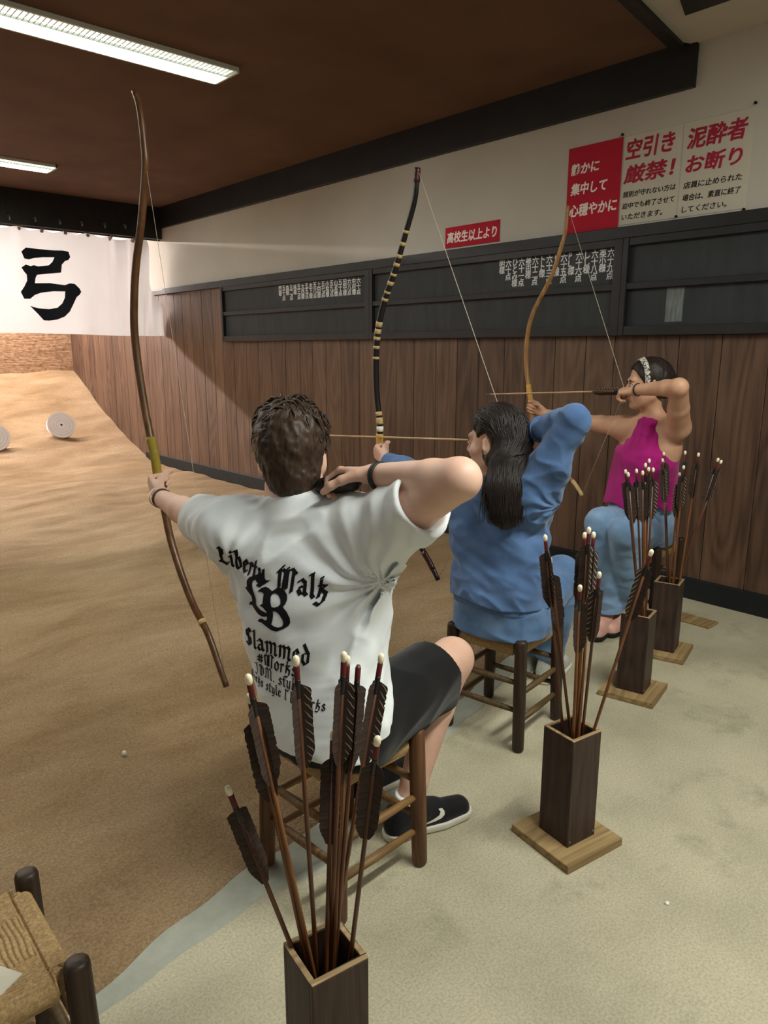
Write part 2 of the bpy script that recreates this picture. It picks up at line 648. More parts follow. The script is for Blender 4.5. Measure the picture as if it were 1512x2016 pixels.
KAN = [(2.483, 2.359), (2.536, 2.402), (2.635, 2.405), (2.838, 2.405), (2.913, 2.408), (2.965, 2.399), (2.978, 2.348), (2.957, 2.318), (2.921, 2.304), (2.888, 2.267), (2.875, 2.186), (2.724, 2.165), (2.632, 2.148), (2.612, 2.113), (2.602, 2.064), (2.761, 2.076), (2.898, 2.061), (2.947, 2.081), (2.995, 2.078), (3.038, 2.034), (3.053, 1.999), (3.033, 1.969), (3.0, 1.944), (2.972, 1.89), (2.921, 1.794), (2.869, 1.74), (2.795, 1.708), (2.713, 1.695), (2.656, 1.696), (2.605, 1.755), (2.529, 1.836), (2.611, 1.816), (2.724, 1.813), (2.807, 1.828), (2.858, 1.874), (2.887, 1.933), (2.895, 1.997), (2.788, 1.995), (2.66, 1.974), (2.59, 1.948), (2.536, 1.906), (2.475, 1.904), (2.447, 1.969), (2.488, 2.027), (2.521, 2.085), (2.521, 2.141), (2.496, 2.167), (2.471, 2.206), (2.52, 2.238), (2.573, 2.228), (2.608, 2.241), (2.652, 2.233), (2.766, 2.253), (2.804, 2.289), (2.826, 2.336), (2.717, 2.328), (2.615, 2.311), (2.558, 2.29), (2.509, 2.295)]
KA = np.array(KAN)


def inside(poly, x, z):
    c = False
    j = len(poly) - 1
    for i in range(len(poly)):
        xi, zi = poly[i]
        xj, zj = poly[j]
        if (zi > z) != (zj > z) and x < (xj - xi) * (z - zi) / (zj - zi) + xi:
            c = not c
        j = i
    return c


bm = bmesh.new()
bv = [bm.verts.new((x, 0, z)) for x, z in KAN]
be = [bm.edges.new((bv[i], bv[(i + 1) % len(bv)])) for i in range(len(bv))]
bmesh.ops.triangle_fill(bm, edges=be, use_beauty=True)
for _ in range(4):
    es = [e for e in bm.edges if e.calc_length() > .022]
    if not es: break
    bmesh.ops.subdivide_edges(bm, edges=es, cuts=1)
    bmesh.ops.triangulate(bm, faces=bm.faces)
for q in bm.verts:
    q.co.y = fold(q.co.x, q.co.z) - .0035
    q.co -= Vector(og)
me = bpy.data.meshes.new('character_print')
bm.to_mesh(me)
bm.free()
me.materials.append(M_INK)
o = bpy.data.objects.new('character_print', me)
COL.objects.link(o)
o.parent = cur
tag(o, 'large black brushed character 弓')
tag(cur, 'white cotton cloth with big black brushed character hung across the range', 'curtain')

# ------------------------------------------------------------------ targets on the bank
M_PAPER = simple('target_paper', srgb(236, 234, 228), 0.85, 0.15, 0.03, 8)
M_RING = simple('target_ring', srgb(168, 164, 160), 0.85, 0.15, 0.05, 8)
M_DARK = simple('dark_spot', srgb(30, 28, 28), 0.8, 0.2, 0.05, 8)


def target(x, y, label):
    z = ground_z(x, y)
    nrm = Vector((-.10, -.93, .42)).normalized()
    c = Vector((x, y, z)) + nrm * .075 + Vector((0, 0, .10))
    q = nrm.to_track_quat('Z', 'Y')
    r = empty('round_target', c, q.to_euler())
    n = 48
    vs = [(.17 * math.cos(2 * math.pi * k / n), .17 * math.sin(2 * math.pi * k / n), zz) for zz in (-.06, 0) for k in range(n)]
    fs = [(k, (k + 1) % n, n + (k + 1) % n, n + k) for k in range(n)] + [tuple(n + k for k in range(n)), tuple(reversed(range(n)))]
    mesh_obj('paper_face', vs, fs, M_PAPER, r)
    for rad, wd in ((.135, .002), (.098, .002), (.062, .002)):
        vs = [(rr * math.cos(2 * math.pi * k / n), rr * math.sin(2 * math.pi * k / n), .0015) for rr in (rad, rad + wd) for k in range(n)]
        mesh_obj('ring', vs, [(k, n + k, n + (k + 1) % n, (k + 1) % n) for k in range(n)], M_RING, r)
    vs = [(.013 * math.cos(2 * math.pi * k / n), .013 * math.sin(2 * math.pi * k / n), .002) for k in range(n)]
    mesh_obj('bullseye', vs, [tuple(range(n))], M_DARK, r)
    tag(r, label, 'target', 'targets on the bank')


target(3.24, 9.80, 'round white paper target on the bank below the cloth, wholly in view')
target(2.40, 9.62, 'round white paper target cut off by the left edge of the photo')

# ------------------------------------------------------------------ score boards on the wall
t = NT('chalk')
v = t.coords()
t.base(t.ramp(t.noise(v, 60, 3), [(0.35, srgb(190, 192, 192)), (0.65, srgb(232, 232, 230))]))
t.rough(0.95, 0.05)
M_CHALK = t.m
M_SMEAR = simple('chalk_smear', srgb(110, 116, 114), 0.9, 0.1, 0.3, 10, 0, 60, (1, 8, 1))


def board(y0, y1, label, writing=None, smear=()):
    r = empty('score_board', (WX, (y0 + y1) / 2, 1.48))
    og = r.location
    MB().bounds((WX - .012, y0, 1.485), (WX + .001, y1, 2.018)).build('panel', M_BOARD, r, org=og)
    f = MB()
    f.bounds((WX - .045, y0 + .0005, 1.478), (WX, y0 + .055, 2.017))
    f.bounds((WX - .045, y1 - .035, 1.478), (WX, y1 - .0005, 2.017))
    f.bounds((WX - .042, y0 + .055, 1.478), (WX, y1 - .035, 1.532))
    f.bounds((WX - .038, y0 + .055, 1.975), (WX, y1 - .035, 2.017))
    f.build('frame', M_BLACKWOOD, r, bevel=.003, org=og)
    MB().bounds((WX - .038, y0 + .05, 1.735), (WX, y1 - .03, 1.772)).build('rail', M_BLACKWOOD, r, bevel=.003, org=og)
    if writing:
        ya, yb, za, zb, cols = writing
        n = len(cols)
        pitch = (ya - yb) / n
        parts = []
        for i, s in enumerate(cols):
            yc = yb + pitch * (i + .5)
            k = len(s)
            hh = (zb - za) * min(1, k / 4.0)
            o = text_obj('chalk_writing', '\n'.join(s), (yc + pitch * .44, yc - pitch * .44, zb - hh, zb), M_CHALK, None, .004, .022, vertical=True, out=WX - .0125, depth=.0006)
            parts.append(o)
        bm = bmesh.new()
        for o in parts:
            o.data.transform(Matrix.Translation(-Vector(og)))
            bm.from_mesh(o.data)
            md = o.data
            bpy.data.objects.remove(o)
            bpy.data.meshes.remove(md)
        me = bpy.data.meshes.new('chalk_writing')
        bm.to_mesh(me)
        bm.free()
        me.materials.append(M_CHALK)
        o = bpy.data.objects.new('chalk_writing', me)
        COL.objects.link(o)
        o.parent = r
    for k, (ya, yb, za, zb) in enumerate(smear):
        MB().bounds((WX - .0135, yb, za), (WX - .011, ya, zb)).build('chalk_smear', M_SMEAR, r, org=og)
    tag(r, label, 'blackboard', 'score boards on the wall')


board(4.55, 6.86, 'black wooden score board farthest along the wall, chalk scores on its right half',
      (5.86, 4.685, 1.79, 1.968, ['六十点', '中村様', '六八点', '田中様', '五十点', '山本様', '五九点', '小林様', '五七点', '上田様', '五六点', '木下様', '五五点', '大西様', '五三点', '林様', '五二点', '森様', '五十点', '西様']))
board(2.345, 4.55, 'black wooden score board in the middle, behind the striped bow',
      (3.27, 2.41, 1.80, 1.976, ['六十九点', '英小様', '六十八点', 'しし様', '六十六点', 'PL様', '六十五点', 'リミ様', '六十三点', 'トト様', '六十二点', '美由様', '六十一点', 'ひとみ様', '六十点', '明様']))
board(0.02, 2.345, 'black wooden score board nearest the camera with a pale chalk smear and no writing', None, [(2.075, 1.975, 1.55, 1.732)])

# ------------------------------------------------------------------ notices on the plaster
M_REDCLOTH = simple('red_board', srgb(176, 30, 48), 0.75, 0.2, 0.06, 6)
M_WHITEINK = simple('white_lettering', srgb(238, 228, 220), 0.8, 0.2, 0.03, 8)
M_REDINK = simple('red_lettering', srgb(160, 40, 62), 0.8, 0.2, 0.1, 14)
M_BLACKINK = simple('black_lettering', srgb(44, 38, 36), 0.8, 0.2, 0.1, 14)
M_SHEET = simple('notice_sheet', srgb(196, 189, 172), 0.85, 0.15, 0.02, 6)
PX = WX + .012


def notice(name, y0, y1, z0, z1, mat, lines, label, thick=.006):
    r = empty(name, (PX, (y0 + y1) / 2, z0))
    og = r.location
    MB().bounds((PX - thick, y1, z0), (PX, y0, z1)).build('sheet', mat, r, org=og, bevel=.001, seg=1)
    for s, box, m, bold in lines:
        text_obj('lettering', s, box, m, r, .004, bold, 0.12, org=og, out=PX - thick - .0004)
    tag(r, label, 'sign', 'notices on the plaster wall')
    return r


notice('sign', 2.776, 2.420, 2.088, 2.570, M_REDCLOTH, [
    ('静かに', (2.752, 2.562, 2.415, 2.480), M_WHITEINK, .026),
    ('集中して', (2.750, 2.502, 2.302, 2.370), M_WHITEINK, .026),
    ('心穏やかに', (2.752, 2.432, 2.180, 2.252), M_WHITEINK, .026)], 'tall red sign with three lines of white brushed characters')
notice('sign', 3.780, 3.291, 2.101, 2.238, M_REDCLOTH, [
    ('高校生以上より', (3.762, 3.312, 2.130, 2.206), M_WHITEINK, .026)], 'small wide red sign with one line of white characters')
notice('paper_notice', 2.412, 2.070, 2.098, 2.568, M_SHEET, [
    ('空引き', (2.398, 2.108, 2.440, 2.548), M_REDINK, .026),
    ('厳禁！', (2.402, 2.095, 2.315, 2.412), M_REDINK, .026),
    ('規則が守れない方は', (2.400, 2.084, 2.243, 2.276), M_BLACKINK, .016),
    ('途中でも終了させて', (2.400, 2.084, 2.182, 2.215), M_BLACKINK, .016),
    ('いただきます。', (2.398, 2.150, 2.123, 2.155), M_BLACKINK, .016)], 'pale paper notice of red and black writing beside the tall red sign', .003)
notice('paper_notice', 2.064, 1.700, 2.098, 2.568, M_SHEET, [
    ('泥酔者', (2.040, 1.728, 2.432, 2.535), M_REDINK, .026),
    ('お断り', (2.038, 1.742, 2.312, 2.402), M_REDINK, .026),
    ('店員に止められた', (2.042, 1.734, 2.238, 2.272), M_BLACKINK, .016),
    ('場合は、素直に終了', (2.042, 1.734, 2.176, 2.210), M_BLACKINK, .016),
    ('してください。', (2.040, 1.800, 2.118, 2.150), M_BLACKINK, .016)], 'rightmost paper notice of red and black writing on the plaster', .003)
for i, (y, z, lb) in enumerate([(2.066, 2.104, 'dark pin in the plaster at the foot of the paper notices'), (1.708, 2.094, 'dark pin in the plaster just above the black board trim'), (1.702, 2.585, 'dark pin in the plaster right of the notices, highest of the pins'), (2.424, 2.582, 'dark pin at the top right corner of the tall red sign')]):
    tag(MB().tube([(PX + .002, y, z), (PX - .012, y, z)], [.006, .007], 8).build('push_pin', M_DARK, smooth=True, org=(PX, y, z)), lb, 'pin', 'pins in the plaster')

# ------------------------------------------------------------------ stools
M_LEG = wood('stool_wood', srgb(62, 40, 26), srgb(112, 76, 48), axis=2, scale=2, rough=.45, island=.2)
M_LEGDARK = wood('dark_stool_wood', srgb(30, 22, 17), srgb(62, 46, 34), axis=2, scale=2, rough=.45, island=.2)
M_RUNG = wood('stool_rung_wood', srgb(88, 64, 38), srgb(136, 104, 64), axis=0, scale=2, rough=.5, island=.2)
M_RUNGDARK = wood('dark_stool_rung_wood', srgb(60, 46, 28), srgb(104, 82, 50), axis=0, scale=2, rough=.5, island=.2)
t = NT('woven_rush')
v = t.coords((30, 30, 30))
a = t.ramp(t.noise(v, 5, 6, .75), [(0.3, srgb(128, 102, 68)), (0.5, srgb(158, 130, 90)), (0.7, srgb(190, 164, 118))])
t.base(a)
t.rough(.75, .25)
t.bump(t.noise(t.coords((180, 180, 60)), 1.5, 3), .12, .002)
M_RUSH = t.m


def stool(loc, rot, label, h=.40, a=.30, dark=False, n=120):
    r = empty('woven_stool', loc, (0, 0, rot))
    tag(r, label, 'stool', 'woven stools')
    ml = M_LEGDARK if dark else M_LEG
    mr = M_RUNGDARK if dark else M_RUNG
    hs = a / 2
    for sx in (-1, 1):
        for sy in (-1, 1):
            top = Vector((sx * hs * .94, sy * hs * .94, h + .012))
            bot = Vector((sx * hs, sy * hs, 0))
            d = bot - top
            MB().tube([top + Vector((0, 0, .004)), top, top + d * .02, top + d * .6, bot - d * .02, bot], [.014, .020, .022, .0225, .021, .017], 16).build('leg', ml, r, True)
    for sx in (-1, 1):
        for z in (.15, .255):
            MB().tube([(sx * hs * .97, -hs * .97, z), (sx * hs * .97, 0, z), (sx * hs * .97, hs * .97, z)], [.009, .012, .009], 10).build('rung', mr, r, True)
    for sy in (-1, 1):
        for z in (.11, .215):
            MB().tube([(-hs * .97, sy * hs * .97, z), (0, sy * hs * .97, z), (hs * .97, sy * hs * .97, z)], [.009, .012, .009], 10).build('rung', mr, r, True)
    # rush seat: strands wound in four triangles
    e = hs * .93
    vs, fs = [], []
    pitch = .0072
    for i in range(n + 1):
        for j in range(n + 1):
            x = -e + 2 * e * i / n
            y = -e + 2 * e * j / n
            mm = max(abs(x), abs(y))
            lo = min(abs(x), abs(y))
            if abs(x) > .104:
                st_ = abs(math.sin(math.pi * (y + .0008 * math.sin(x * 300)) / .0062))
                gr = (abs(x) - .104)
            elif abs(y) > .058:
                st_ = abs(math.sin(math.pi * (y + .0010 * math.sin(x * 90 + y * 40)) / .0068))
                gr = min(abs(y) - .058, .104 - abs(x))
            else:
                st_ = abs(math.sin(math.pi * (x + .0014 * math.sin(y * 70 + x * 55)) / .0090))
                gr = min(.058 - abs(y), .104 - abs(x))
            z = h - .004 - .012 * (1 - mm / e) ** 1.2 + .0034 * st_ - .006 * max(0, 1 - gr / .003)
            edge = max(0, (mm - e + .014) / .014)
            z -= .012 * edge ** 2
            cr = min(1, max(0, (lo - (e - .03)) / .012))
            if cr > 0:
                k = 1 - .10 * cr
                x, y = x * k, y * k
            vs.append((x, y, z))
    for i in range(n):
        for j in range(n):
            q = i * (n + 1) + j
            fs.append((q, q + n + 1, q + n + 2, q + 1))
    b = len(vs)
    # wrapped sides
    ring = [(i, 0) for i in range(n)] + [(n, j) for j in range(n)] + [(i, n) for i in range(n, 0, -1)] + [(0, j) for j in range(n, 0, -1)]
    low = []
    for lev, (dz, k) in enumerate(((-.012, 1.02), (-.026, 1.0), (-.036, .95))):
        st = len(vs)
        for (i, j) in ring:
            x, y, z = vs[i * (n + 1) + j]
            wv = .002 * math.sin((i + j) * 1.6)
            vs.append((x * (k + wv), y * (k + wv), h - .018 + dz))
        low.append(st)
    m = len(ring)
    tops = [i * (n + 1) + j for i, j in ring]
    prev = tops
    for st in low:
        cur_ = [st + k for k in range(m)]
        for k in range(m):
            fs.append((prev[k], cur_[k], cur_[(k + 1) % m], prev[(k + 1) % m]))
        prev = cur_
    fs.append(tuple(prev))
    mesh_obj('seat', vs, fs, M_RUSH, r, True)
    return r


stool((1.110, 1.395, 0), math.radians(3), 'brown wooden stool with woven seat under the man in the white t-shirt')
stool((2.065, 1.605, 0), math.radians(9), 'dark wooden stool with woven seat under the woman in the blue sweatshirt', dark=True)
stool((3.50, 1.845, 0), math.radians(4), 'woven stool under the woman in the magenta top, mostly hidden by arrows', h=.42, dark=True)
es = stool((0.170, 1.248, 0), math.radians(-1), 'empty stool with woven straw seat at the bottom left corner', h=.392, dark=True, n=280)
tag(MB().box((0.196, 1.163, .388), (.07, .05, .004), Matrix.Rotation(.5, 3, 'Z')).build('paper_card', M_SHEET, bevel=.001, org=(0.196, 1.163, .386), seg=1), 'small pale paper card lying on the empty stool', 'card')

# ------------------------------------------------------------------ quivers
M_QUIV = wood('quiver_board', srgb(38, 28, 24), srgb(68, 50, 42), axis=2, scale=1.6, rough=.5, island=.1, spec=.35)
M_QRIM = wood('quiver_rim', srgb(120, 98, 68), srgb(176, 150, 110), axis=0, scale=2, rough=.7, island=.1)
M_QBASE = wood('quiver_base', srgb(112, 90, 58), srgb(168, 142, 98), axis=0, scale=1.4, rough=.6, island=.1)


def quiver(loc, rot, label):
    r = empty('arrow_stand', loc, (0, 0, math.radians(rot)))
    tag(r, label, 'arrow stand', 'wooden arrow stands')
    MB().bounds((-.112, -.112, 0), (.112, .112, .025)).build('base', M_QBASE, r, bevel=.003)
    s, tk = .056, .010
    for nm, lo, hi in (('side_panel', (-s, -s, .025), (s, -s + tk, .352)), ('side_panel', (-s, s - tk, .025), (s, s, .352)), ('side_panel', (-s, -s + tk, .025), (-s + tk, s - tk, .352)), ('side_panel', (s - tk, -s + tk, .025), (s, s - tk, .352))):
        MB().bounds(lo, hi).build(nm, M_QUIV, r, bevel=.0012, seg=1)
    rim = MB()
    for lo, hi in (((-s, -s, .352), (s, -s + tk, .3555)), ((-s, s - tk, .352), (s, s, .3555)), ((-s, -s + tk, .352), (-s + tk, s - tk, .3555)), ((s - tk, -s + tk, .352), (s, s - tk, .3555))):
        rim.bounds(lo, hi)
    rim.build('rim', M_QRIM, r, bevel=.001, seg=1)
    for sx in (-.048, .048):
        MB().tube([(sx, -s + .001, .04), (sx, -s - .0018, .04)], [.0035, .0028], 8).build('nail', M_HOOK, r, True)
        MB().tube([(s - .001, sx, .045), (s + .0018, sx, .045)], [.0035, .0028], 8).build('nail', M_HOOK, r, True)
    return r


quiver((0.663, 0.889, 0), -9, 'dark wooden arrow stand nearest the camera, cut off at the bottom edge')
quiver((1.662, 1.042, 0), -9, 'dark wooden arrow stand on its own pale base between the two front stools')
quiver((2.670, 1.398, 0), 13, 'dark wooden arrow stand second from the wall, overlapping the last one')
quiver((3.158, 1.517, 0), 15, 'dark wooden arrow stand farthest off, closest to the boarded wall')

# ------------------------------------------------------------------ arrows
M_SHAFT = wood('bamboo_shaft', srgb(82, 48, 26), srgb(132, 86, 48), axis=2, scale=3, rough=.4, island=.3, spec=.4)
M_SHAFT2 = wood('dark_bamboo_shaft', srgb(52, 28, 16), srgb(96, 56, 30), axis=2, scale=3, rough=.35, island=.3, spec=.5)
M_NOCK = simple('ivory_nock', srgb(240, 230, 200), .35, .5, .04, 20)
M_WRAP = simple('dark_red_wrap', srgb(86, 22, 24), .5, .4, .15, 40)
M_SHAFTP = wood('pale_bamboo_shaft', srgb(168, 130, 92), srgb(206, 174, 134), axis=2, scale=3, rough=.3, island=.1, spec=.5)
M_BOWK = simple('black_lacquer', srgb(20, 18, 20), .3, .5, .1, 10)
M_POINT = simple('steel_point', srgb(120, 118, 112), .35, .5, .1, 20)
M_POINT.node_tree.nodes['Principled BSDF'].inputs['Metallic'].default_value = .9
t = NT('barred_feather')
c = t.n('ShaderNodeTexCoord')
mp = t.n('ShaderNodeMapping')
t.l(c.outputs['Object'], mp.inputs[0])
mp.inputs['Scale'].default_value = (28, 28, 1)
sx = t.n('ShaderNodeSeparateXYZ')
t.l(c.outputs['Object'], sx.inputs[0])
nz = t.noise(c.outputs['Object'], 45, 3)
m1 = t.n('ShaderNodeMath', operation='MULTIPLY_ADD')
t.l(sx.outputs[0], m1.inputs[0])
m1.inputs[1].default_value = 1.1
t.l(sx.outputs[2], m1.inputs[2])
m2 = t.n('ShaderNodeMath', operation='MULTIPLY_ADD')
t.l(nz, m2.inputs[0])
m2.inputs[1].default_value = .010
t.l(m1.outputs[0], m2.inputs[2])
m3 = t.n('ShaderNodeMath', operation='MULTIPLY')
t.l(m2.outputs[0], m3.inputs[0])
m3.inputs[1].default_value = 2 * math.pi / .0155
m4 = t.n('ShaderNodeMath', operation='SINE')
t.l(m3.outputs[0], m4.inputs[0])
fr = t.ramp(m4.outputs[0], [(0.80, (0, 0, 0, 1)), (0.95, (1, 1, 1, 1))])
ed = t.ramp(sx.outputs[0], [(0.009, (0, 0, 0, 1)), (0.013, (1, 1, 1, 1))])
fm = t.mix(1.0, fr, ed, 'MULTIPLY')
t.base(t.mix(fm, srgb(50, 38, 32), srgb(170, 154, 132)))
t.rough(.7, .25)
M_FEATHER = t.m
t = NT('plain_feather')
v = t.coords((1, 1, 14))
t.base(t.ramp(t.noise(v, 12, 3), [(.3, srgb(36, 28, 25)), (.7, srgb(74, 58, 50))]))
t.rough(.7, .25)
M_FEATHER2 = t.m


def feather_mesh(mat, seed):
    rr = random.Random(seed)
    n = 40
    vs, fs = [], []
    for i in range(n + 1):
        q = i / n
        z = -.046 - .150 * q
        hgt = .0185 * min(1, (q / .06)) ** .7 * (1 if q < .78 else 1 - .75 * ((q - .78) / .22) ** 1.3)
        hgt *= 1 - .14 * rr.random() * (1 if rr.random() < .4 else .25)
        sl = .012 * (1 - q) + .002
        for x, k in ((.0035, 0), (.0035 + hgt * .5, .5), (.0035 + hgt, 1)):
            for y in (-.0004, .0004):
                vs.append((x, y * (1.4 - k), z + k * sl * .6))
    for i in range(n):
        for k in range(2):
            for sd in (0, 1):
                a = i * 6 + k * 2 + sd
                f = (a, a + 6, a + 8, a + 2)
                fs.append(f if sd == 0 else tuple(reversed(f)))
        a = i * 6 + 4
        fs.append((a, a + 6, a + 7, a + 1))
    me = bpy.data.meshes.new('feather')
    me.from_pydata(vs, [], fs)
    me.materials.append(mat)
    return me


FEATH = [feather_mesh(M_FEATHER, 1), feather_mesh(M_FEATHER2, 2), feather_mesh(M_FEATHER2, 3), feather_mesh(M_FEATHER2, 4)]
NOCKM = MB().tube([(0, 0, -.006), (0, 0, .001), (0, 0, .007), (0, 0, .011), (0, 0, .0135)], [.0042, .0058, .0060, .0046, .0015], 12).build('nock', M_NOCK, None, True)
NOCK_ME = NOCKM.data
bpy.data.objects.remove(NOCKM)
WRAPM = MB().tube([(0, 0, -.030), (0, 0, -.029), (0, 0, -.006), (0, 0, -.004)], [.0048, .0050, .0052, .0044], 12).build('wrap', M_WRAP, None, True)
WRAP_ME = WRAPM.data
bpy.data.objects.remove(WRAPM)


BWRAPM = MB().tube([(0, 0, -.062), (0, 0, -.060), (0, 0, -.031), (0, 0, -.030)], [.0042, .0052, .0052, .0048], 12).build('dark_wrap', M_BOWK, None, True)
BWRAP_ME = BWRAPM.data
bpy.data.objects.remove(BWRAPM)


def child(name, me, parent, rot=None):
    o = bpy.data.objects.new(name, me)
    COL.objects.link(o)
    o.parent = parent
    if rot is not None:
        o.rotation_euler = rot
    return o


def arrow(base, nock, label, group, roll=0.0, dark=False, nocktip=True, point=False, fl=(0, 1, 2), rs=.0041, name='arrow'):
    b, n = Vector(base), Vector(nock)
    d = n - b
    L = d.length
    q = d.to_track_quat('Z', 'Y') @ Matrix.Rotation(roll, 4, 'Z').to_quaternion()
    r = empty(name, n, q.to_euler())
    pts = [(0, 0, -L), (0, 0, -L * .7), (0, 0, -L * .4), (0, 0, -.001)]
    MB().tube(pts, [rs, rs * 1.08, rs * 1.05, rs * .92], 10).build('shaft', M_SHAFTP if point else (M_SHAFT2 if dark else M_SHAFT), r, True)
    if nocktip:
        child('nock', NOCK_ME, r)
    child('wrap', WRAP_ME, r)
    child('dark_wrap', BWRAP_ME, r)
    for k, fi in enumerate(fl):
        child('feather', FEATH[fi], r, (0, 0, 2 * math.pi * k / len(fl)))
    if point:
        MB().tube([(0, 0, -L + .002), (0, 0, -L - .02), (0, 0, -L - .04)], [.0046, .0042, .0008], 10).build('point', M_POINT, r, True)
    tag(r, label, 'arrow', group)
    return r


ARROWS = {
 'nearest': ('arrows in the nearest stand', [
  ((0.707, 0.896, 0.03), (0.536, 0.974, 0.684), 'short arrow leaning far left out of the nearest stand, lowest white nock', .2, True),
  ((0.703, 0.918, 0.03), (0.55, 0.92, 0.897), 'arrow with bright red wrap, upper of the pair at the left of the nearest stand', 1.0, False),
  ((0.697, 0.926, 0.03), (0.558, 0.932, 0.858), 'brown arrow just below the red wrapped one in the nearest stand', 2.4, False),
  ((0.683, 0.928, 0.03), (0.63, 0.907, 0.908), 'lone upright arrow with barred feathers in front of the lower shirt lettering', .55, True),
  ((0.674, 0.915, 0.03), (0.725, 0.903, 0.888), 'tallest arrow of the central cluster in the nearest stand, rear of the twin nocks', 2.0, True),
  ((0.655, 0.883, 0.03), (0.755, 0.931, 0.863), 'front arrow of the twin white nocks in the nearest stand', 1.3, True),
  ((0.665, 0.902, 0.03), (0.763, 0.91, 0.864), 'arrow with no white nock, dark red tip beside the twin nocks', .4, True),
  ((0.64, 0.921, 0.03), (0.826, 0.922, 0.849), 'ragged feathered arrow leaning right in front of the shirt side', 1.7, True),
  ((0.711, 0.923, 0.03), (0.674, 0.761, 0.812), 'lower right arrow of the nearest stand with a low white nock', .9, True),
  ((0.64, 0.878, 0.03), (0.732, 0.946, 0.721), 'short wide feathered arrow in the middle of the nearest stand', 2.7, True)]),
 'second': ('arrows in the second stand', [
  ((1.691, 1.044, 0.03), (1.598, 1.12, 0.902), 'higher arrow of the left pair in the stand behind the front stools', .3, True),
  ((1.7, 1.014, 0.03), (1.613, 1.112, 0.839), 'lower arrow of the left pair in the stand behind the front stools', 1.4, True),
  ((1.63, 1.018, 0.03), (1.678, 1.051, 0.908), 'left one of the three tall central arrows in the second stand', 2.2, False),
  ((1.668, 1.034, 0.03), (1.658, 1.027, 0.93), 'highest of the three tall central arrows in the second stand', .8, False),
  ((1.628, 1.004, 0.03), (1.71, 1.044, 0.905), 'right one of the three tall central arrows in the second stand', 1.9, False),
  ((1.708, 1.063, 0.03), (1.518, 0.955, 0.82), 'lowest arrow of the second stand, in front of the central three', .1, False),
  ((1.706, 1.049, 0.03), (1.636, 0.975, 0.824), 'short dark arrow right of the central three in the second stand', 2.6, True),
  ((1.71, 1.076, 0.03), (1.671, 0.857, 0.902), 'arrow with barred feathers leaning far right out of the second stand', .6, False)]),
 'third': ('arrows in the third stand', [
  ((2.72, 1.367, 0.03), (2.665, 1.5, 0.918), 'leftmost arrow of the third stand, before the magenta top', .3, True),
  ((2.707, 1.364, 0.03), (2.601, 1.452, 0.919), 'arrow almost touching the leftmost one of the third stand', 1.1, True),
  ((2.693, 1.36, 0.03), (2.675, 1.459, 0.924), 'third arrow from the left in the third stand', 2.1, True),
  ((2.659, 1.353, 0.03), (2.808, 1.479, 0.949), 'highest arrow of the third stand', .9, False),
  ((2.679, 1.357, 0.03), (2.705, 1.439, 0.946), 'second highest arrow of the third stand', 1.8, False),
  ((2.717, 1.38, 0.03), (2.639, 1.413, 0.926), 'dark arrow with low nock in the middle of the third stand', .5, True),
  ((2.704, 1.377, 0.03), (2.72, 1.413, 0.929), 'rightmost arrow of the third stand', 2.5, True),
  ((2.69, 1.374, 0.03), (2.733, 1.439, 0.927), 'arrow beside the rightmost one in the crowded third stand', 1.5, True)]),
 'fourth': ('arrows in the fourth stand', [
  ((3.135, 1.467, 0.03), (3.3, 1.667, 0.912), 'higher arrow of the left pair in the stand by the wall', .3, True),
  ((3.153, 1.479, 0.03), (3.257, 1.648, 0.887), 'lower arrow of the left pair in the stand by the wall', 1.3, True),
  ((3.131, 1.48, 0.03), (3.323, 1.575, 0.925), 'highest of three arrows at the right edge of the magenta top', 2.0, True),
  ((3.2, 1.521, 0.03), (3.131, 1.485, 0.887), 'middle one of three arrows at the right edge of the magenta top', .6, False),
  ((3.196, 1.534, 0.03), (3.155, 1.512, 0.849), 'lowest of three arrows at the right edge of the magenta top', 1.6, False),
  ((3.204, 1.507, 0.03), (3.156, 1.436, 0.946), 'long upright arrow seen against the brown boards by the wall', 2.4, False),
  ((3.191, 1.555, 0.03), (3.181, 1.361, 0.929), 'arrow leaning right against the boards, left of the last two nocks', .2, True),
  ((3.149, 1.55, 0.03), (3.307, 1.4, 0.903), 'rightmost arrow of all, leaning against the boards', 1.2, True)])}
for k, (grp, lst) in ARROWS.items():
    for i, (b, n, lb, roll, dk) in enumerate(lst):
        arrow(b, n, lb, grp, roll, dk, nocktip=not (k == 'nearest' and i == 6), fl=((0, 1, 2), (1, 0, 3), (2, 3, 1))[i % 3])

# ------------------------------------------------------------------ bows
M_BOWB = wood('brown_lacquer_bow', srgb(74, 46, 24), srgb(116, 78, 42), axis=2, scale=2, rough=.35, island=0, spec=.5)
M_BOWT = wood('tan_bow', srgb(122, 84, 44), srgb(178, 134, 78), axis=2, scale=2, rough=.4, island=0, spec=.5)
M_BOWK = simple('black_lacquer', srgb(20, 18, 20), .3, .5, .1, 10)
M_RATTAN = simple('pale_rattan', srgb(196, 168, 118), .55, .3, .12, 60)
M_GRIP = simple('yellow_grip', srgb(150, 130, 50), .7, .2, .12, 50)
M_GRIPT = simple('tan_grip', srgb(196, 156, 80), .7, .2, .12, 50)
M_STRING = simple('hemp_string', srgb(196, 186, 164), .7, .2, .05, 30)
M_WHITEWRAP = simple('white_wrap', srgb(238, 234, 224), .6, .3, .03, 30)
M_REDTIP = simple('dark_red_lacquer', srgb(62, 18, 20), .35, .5, .1, 20)


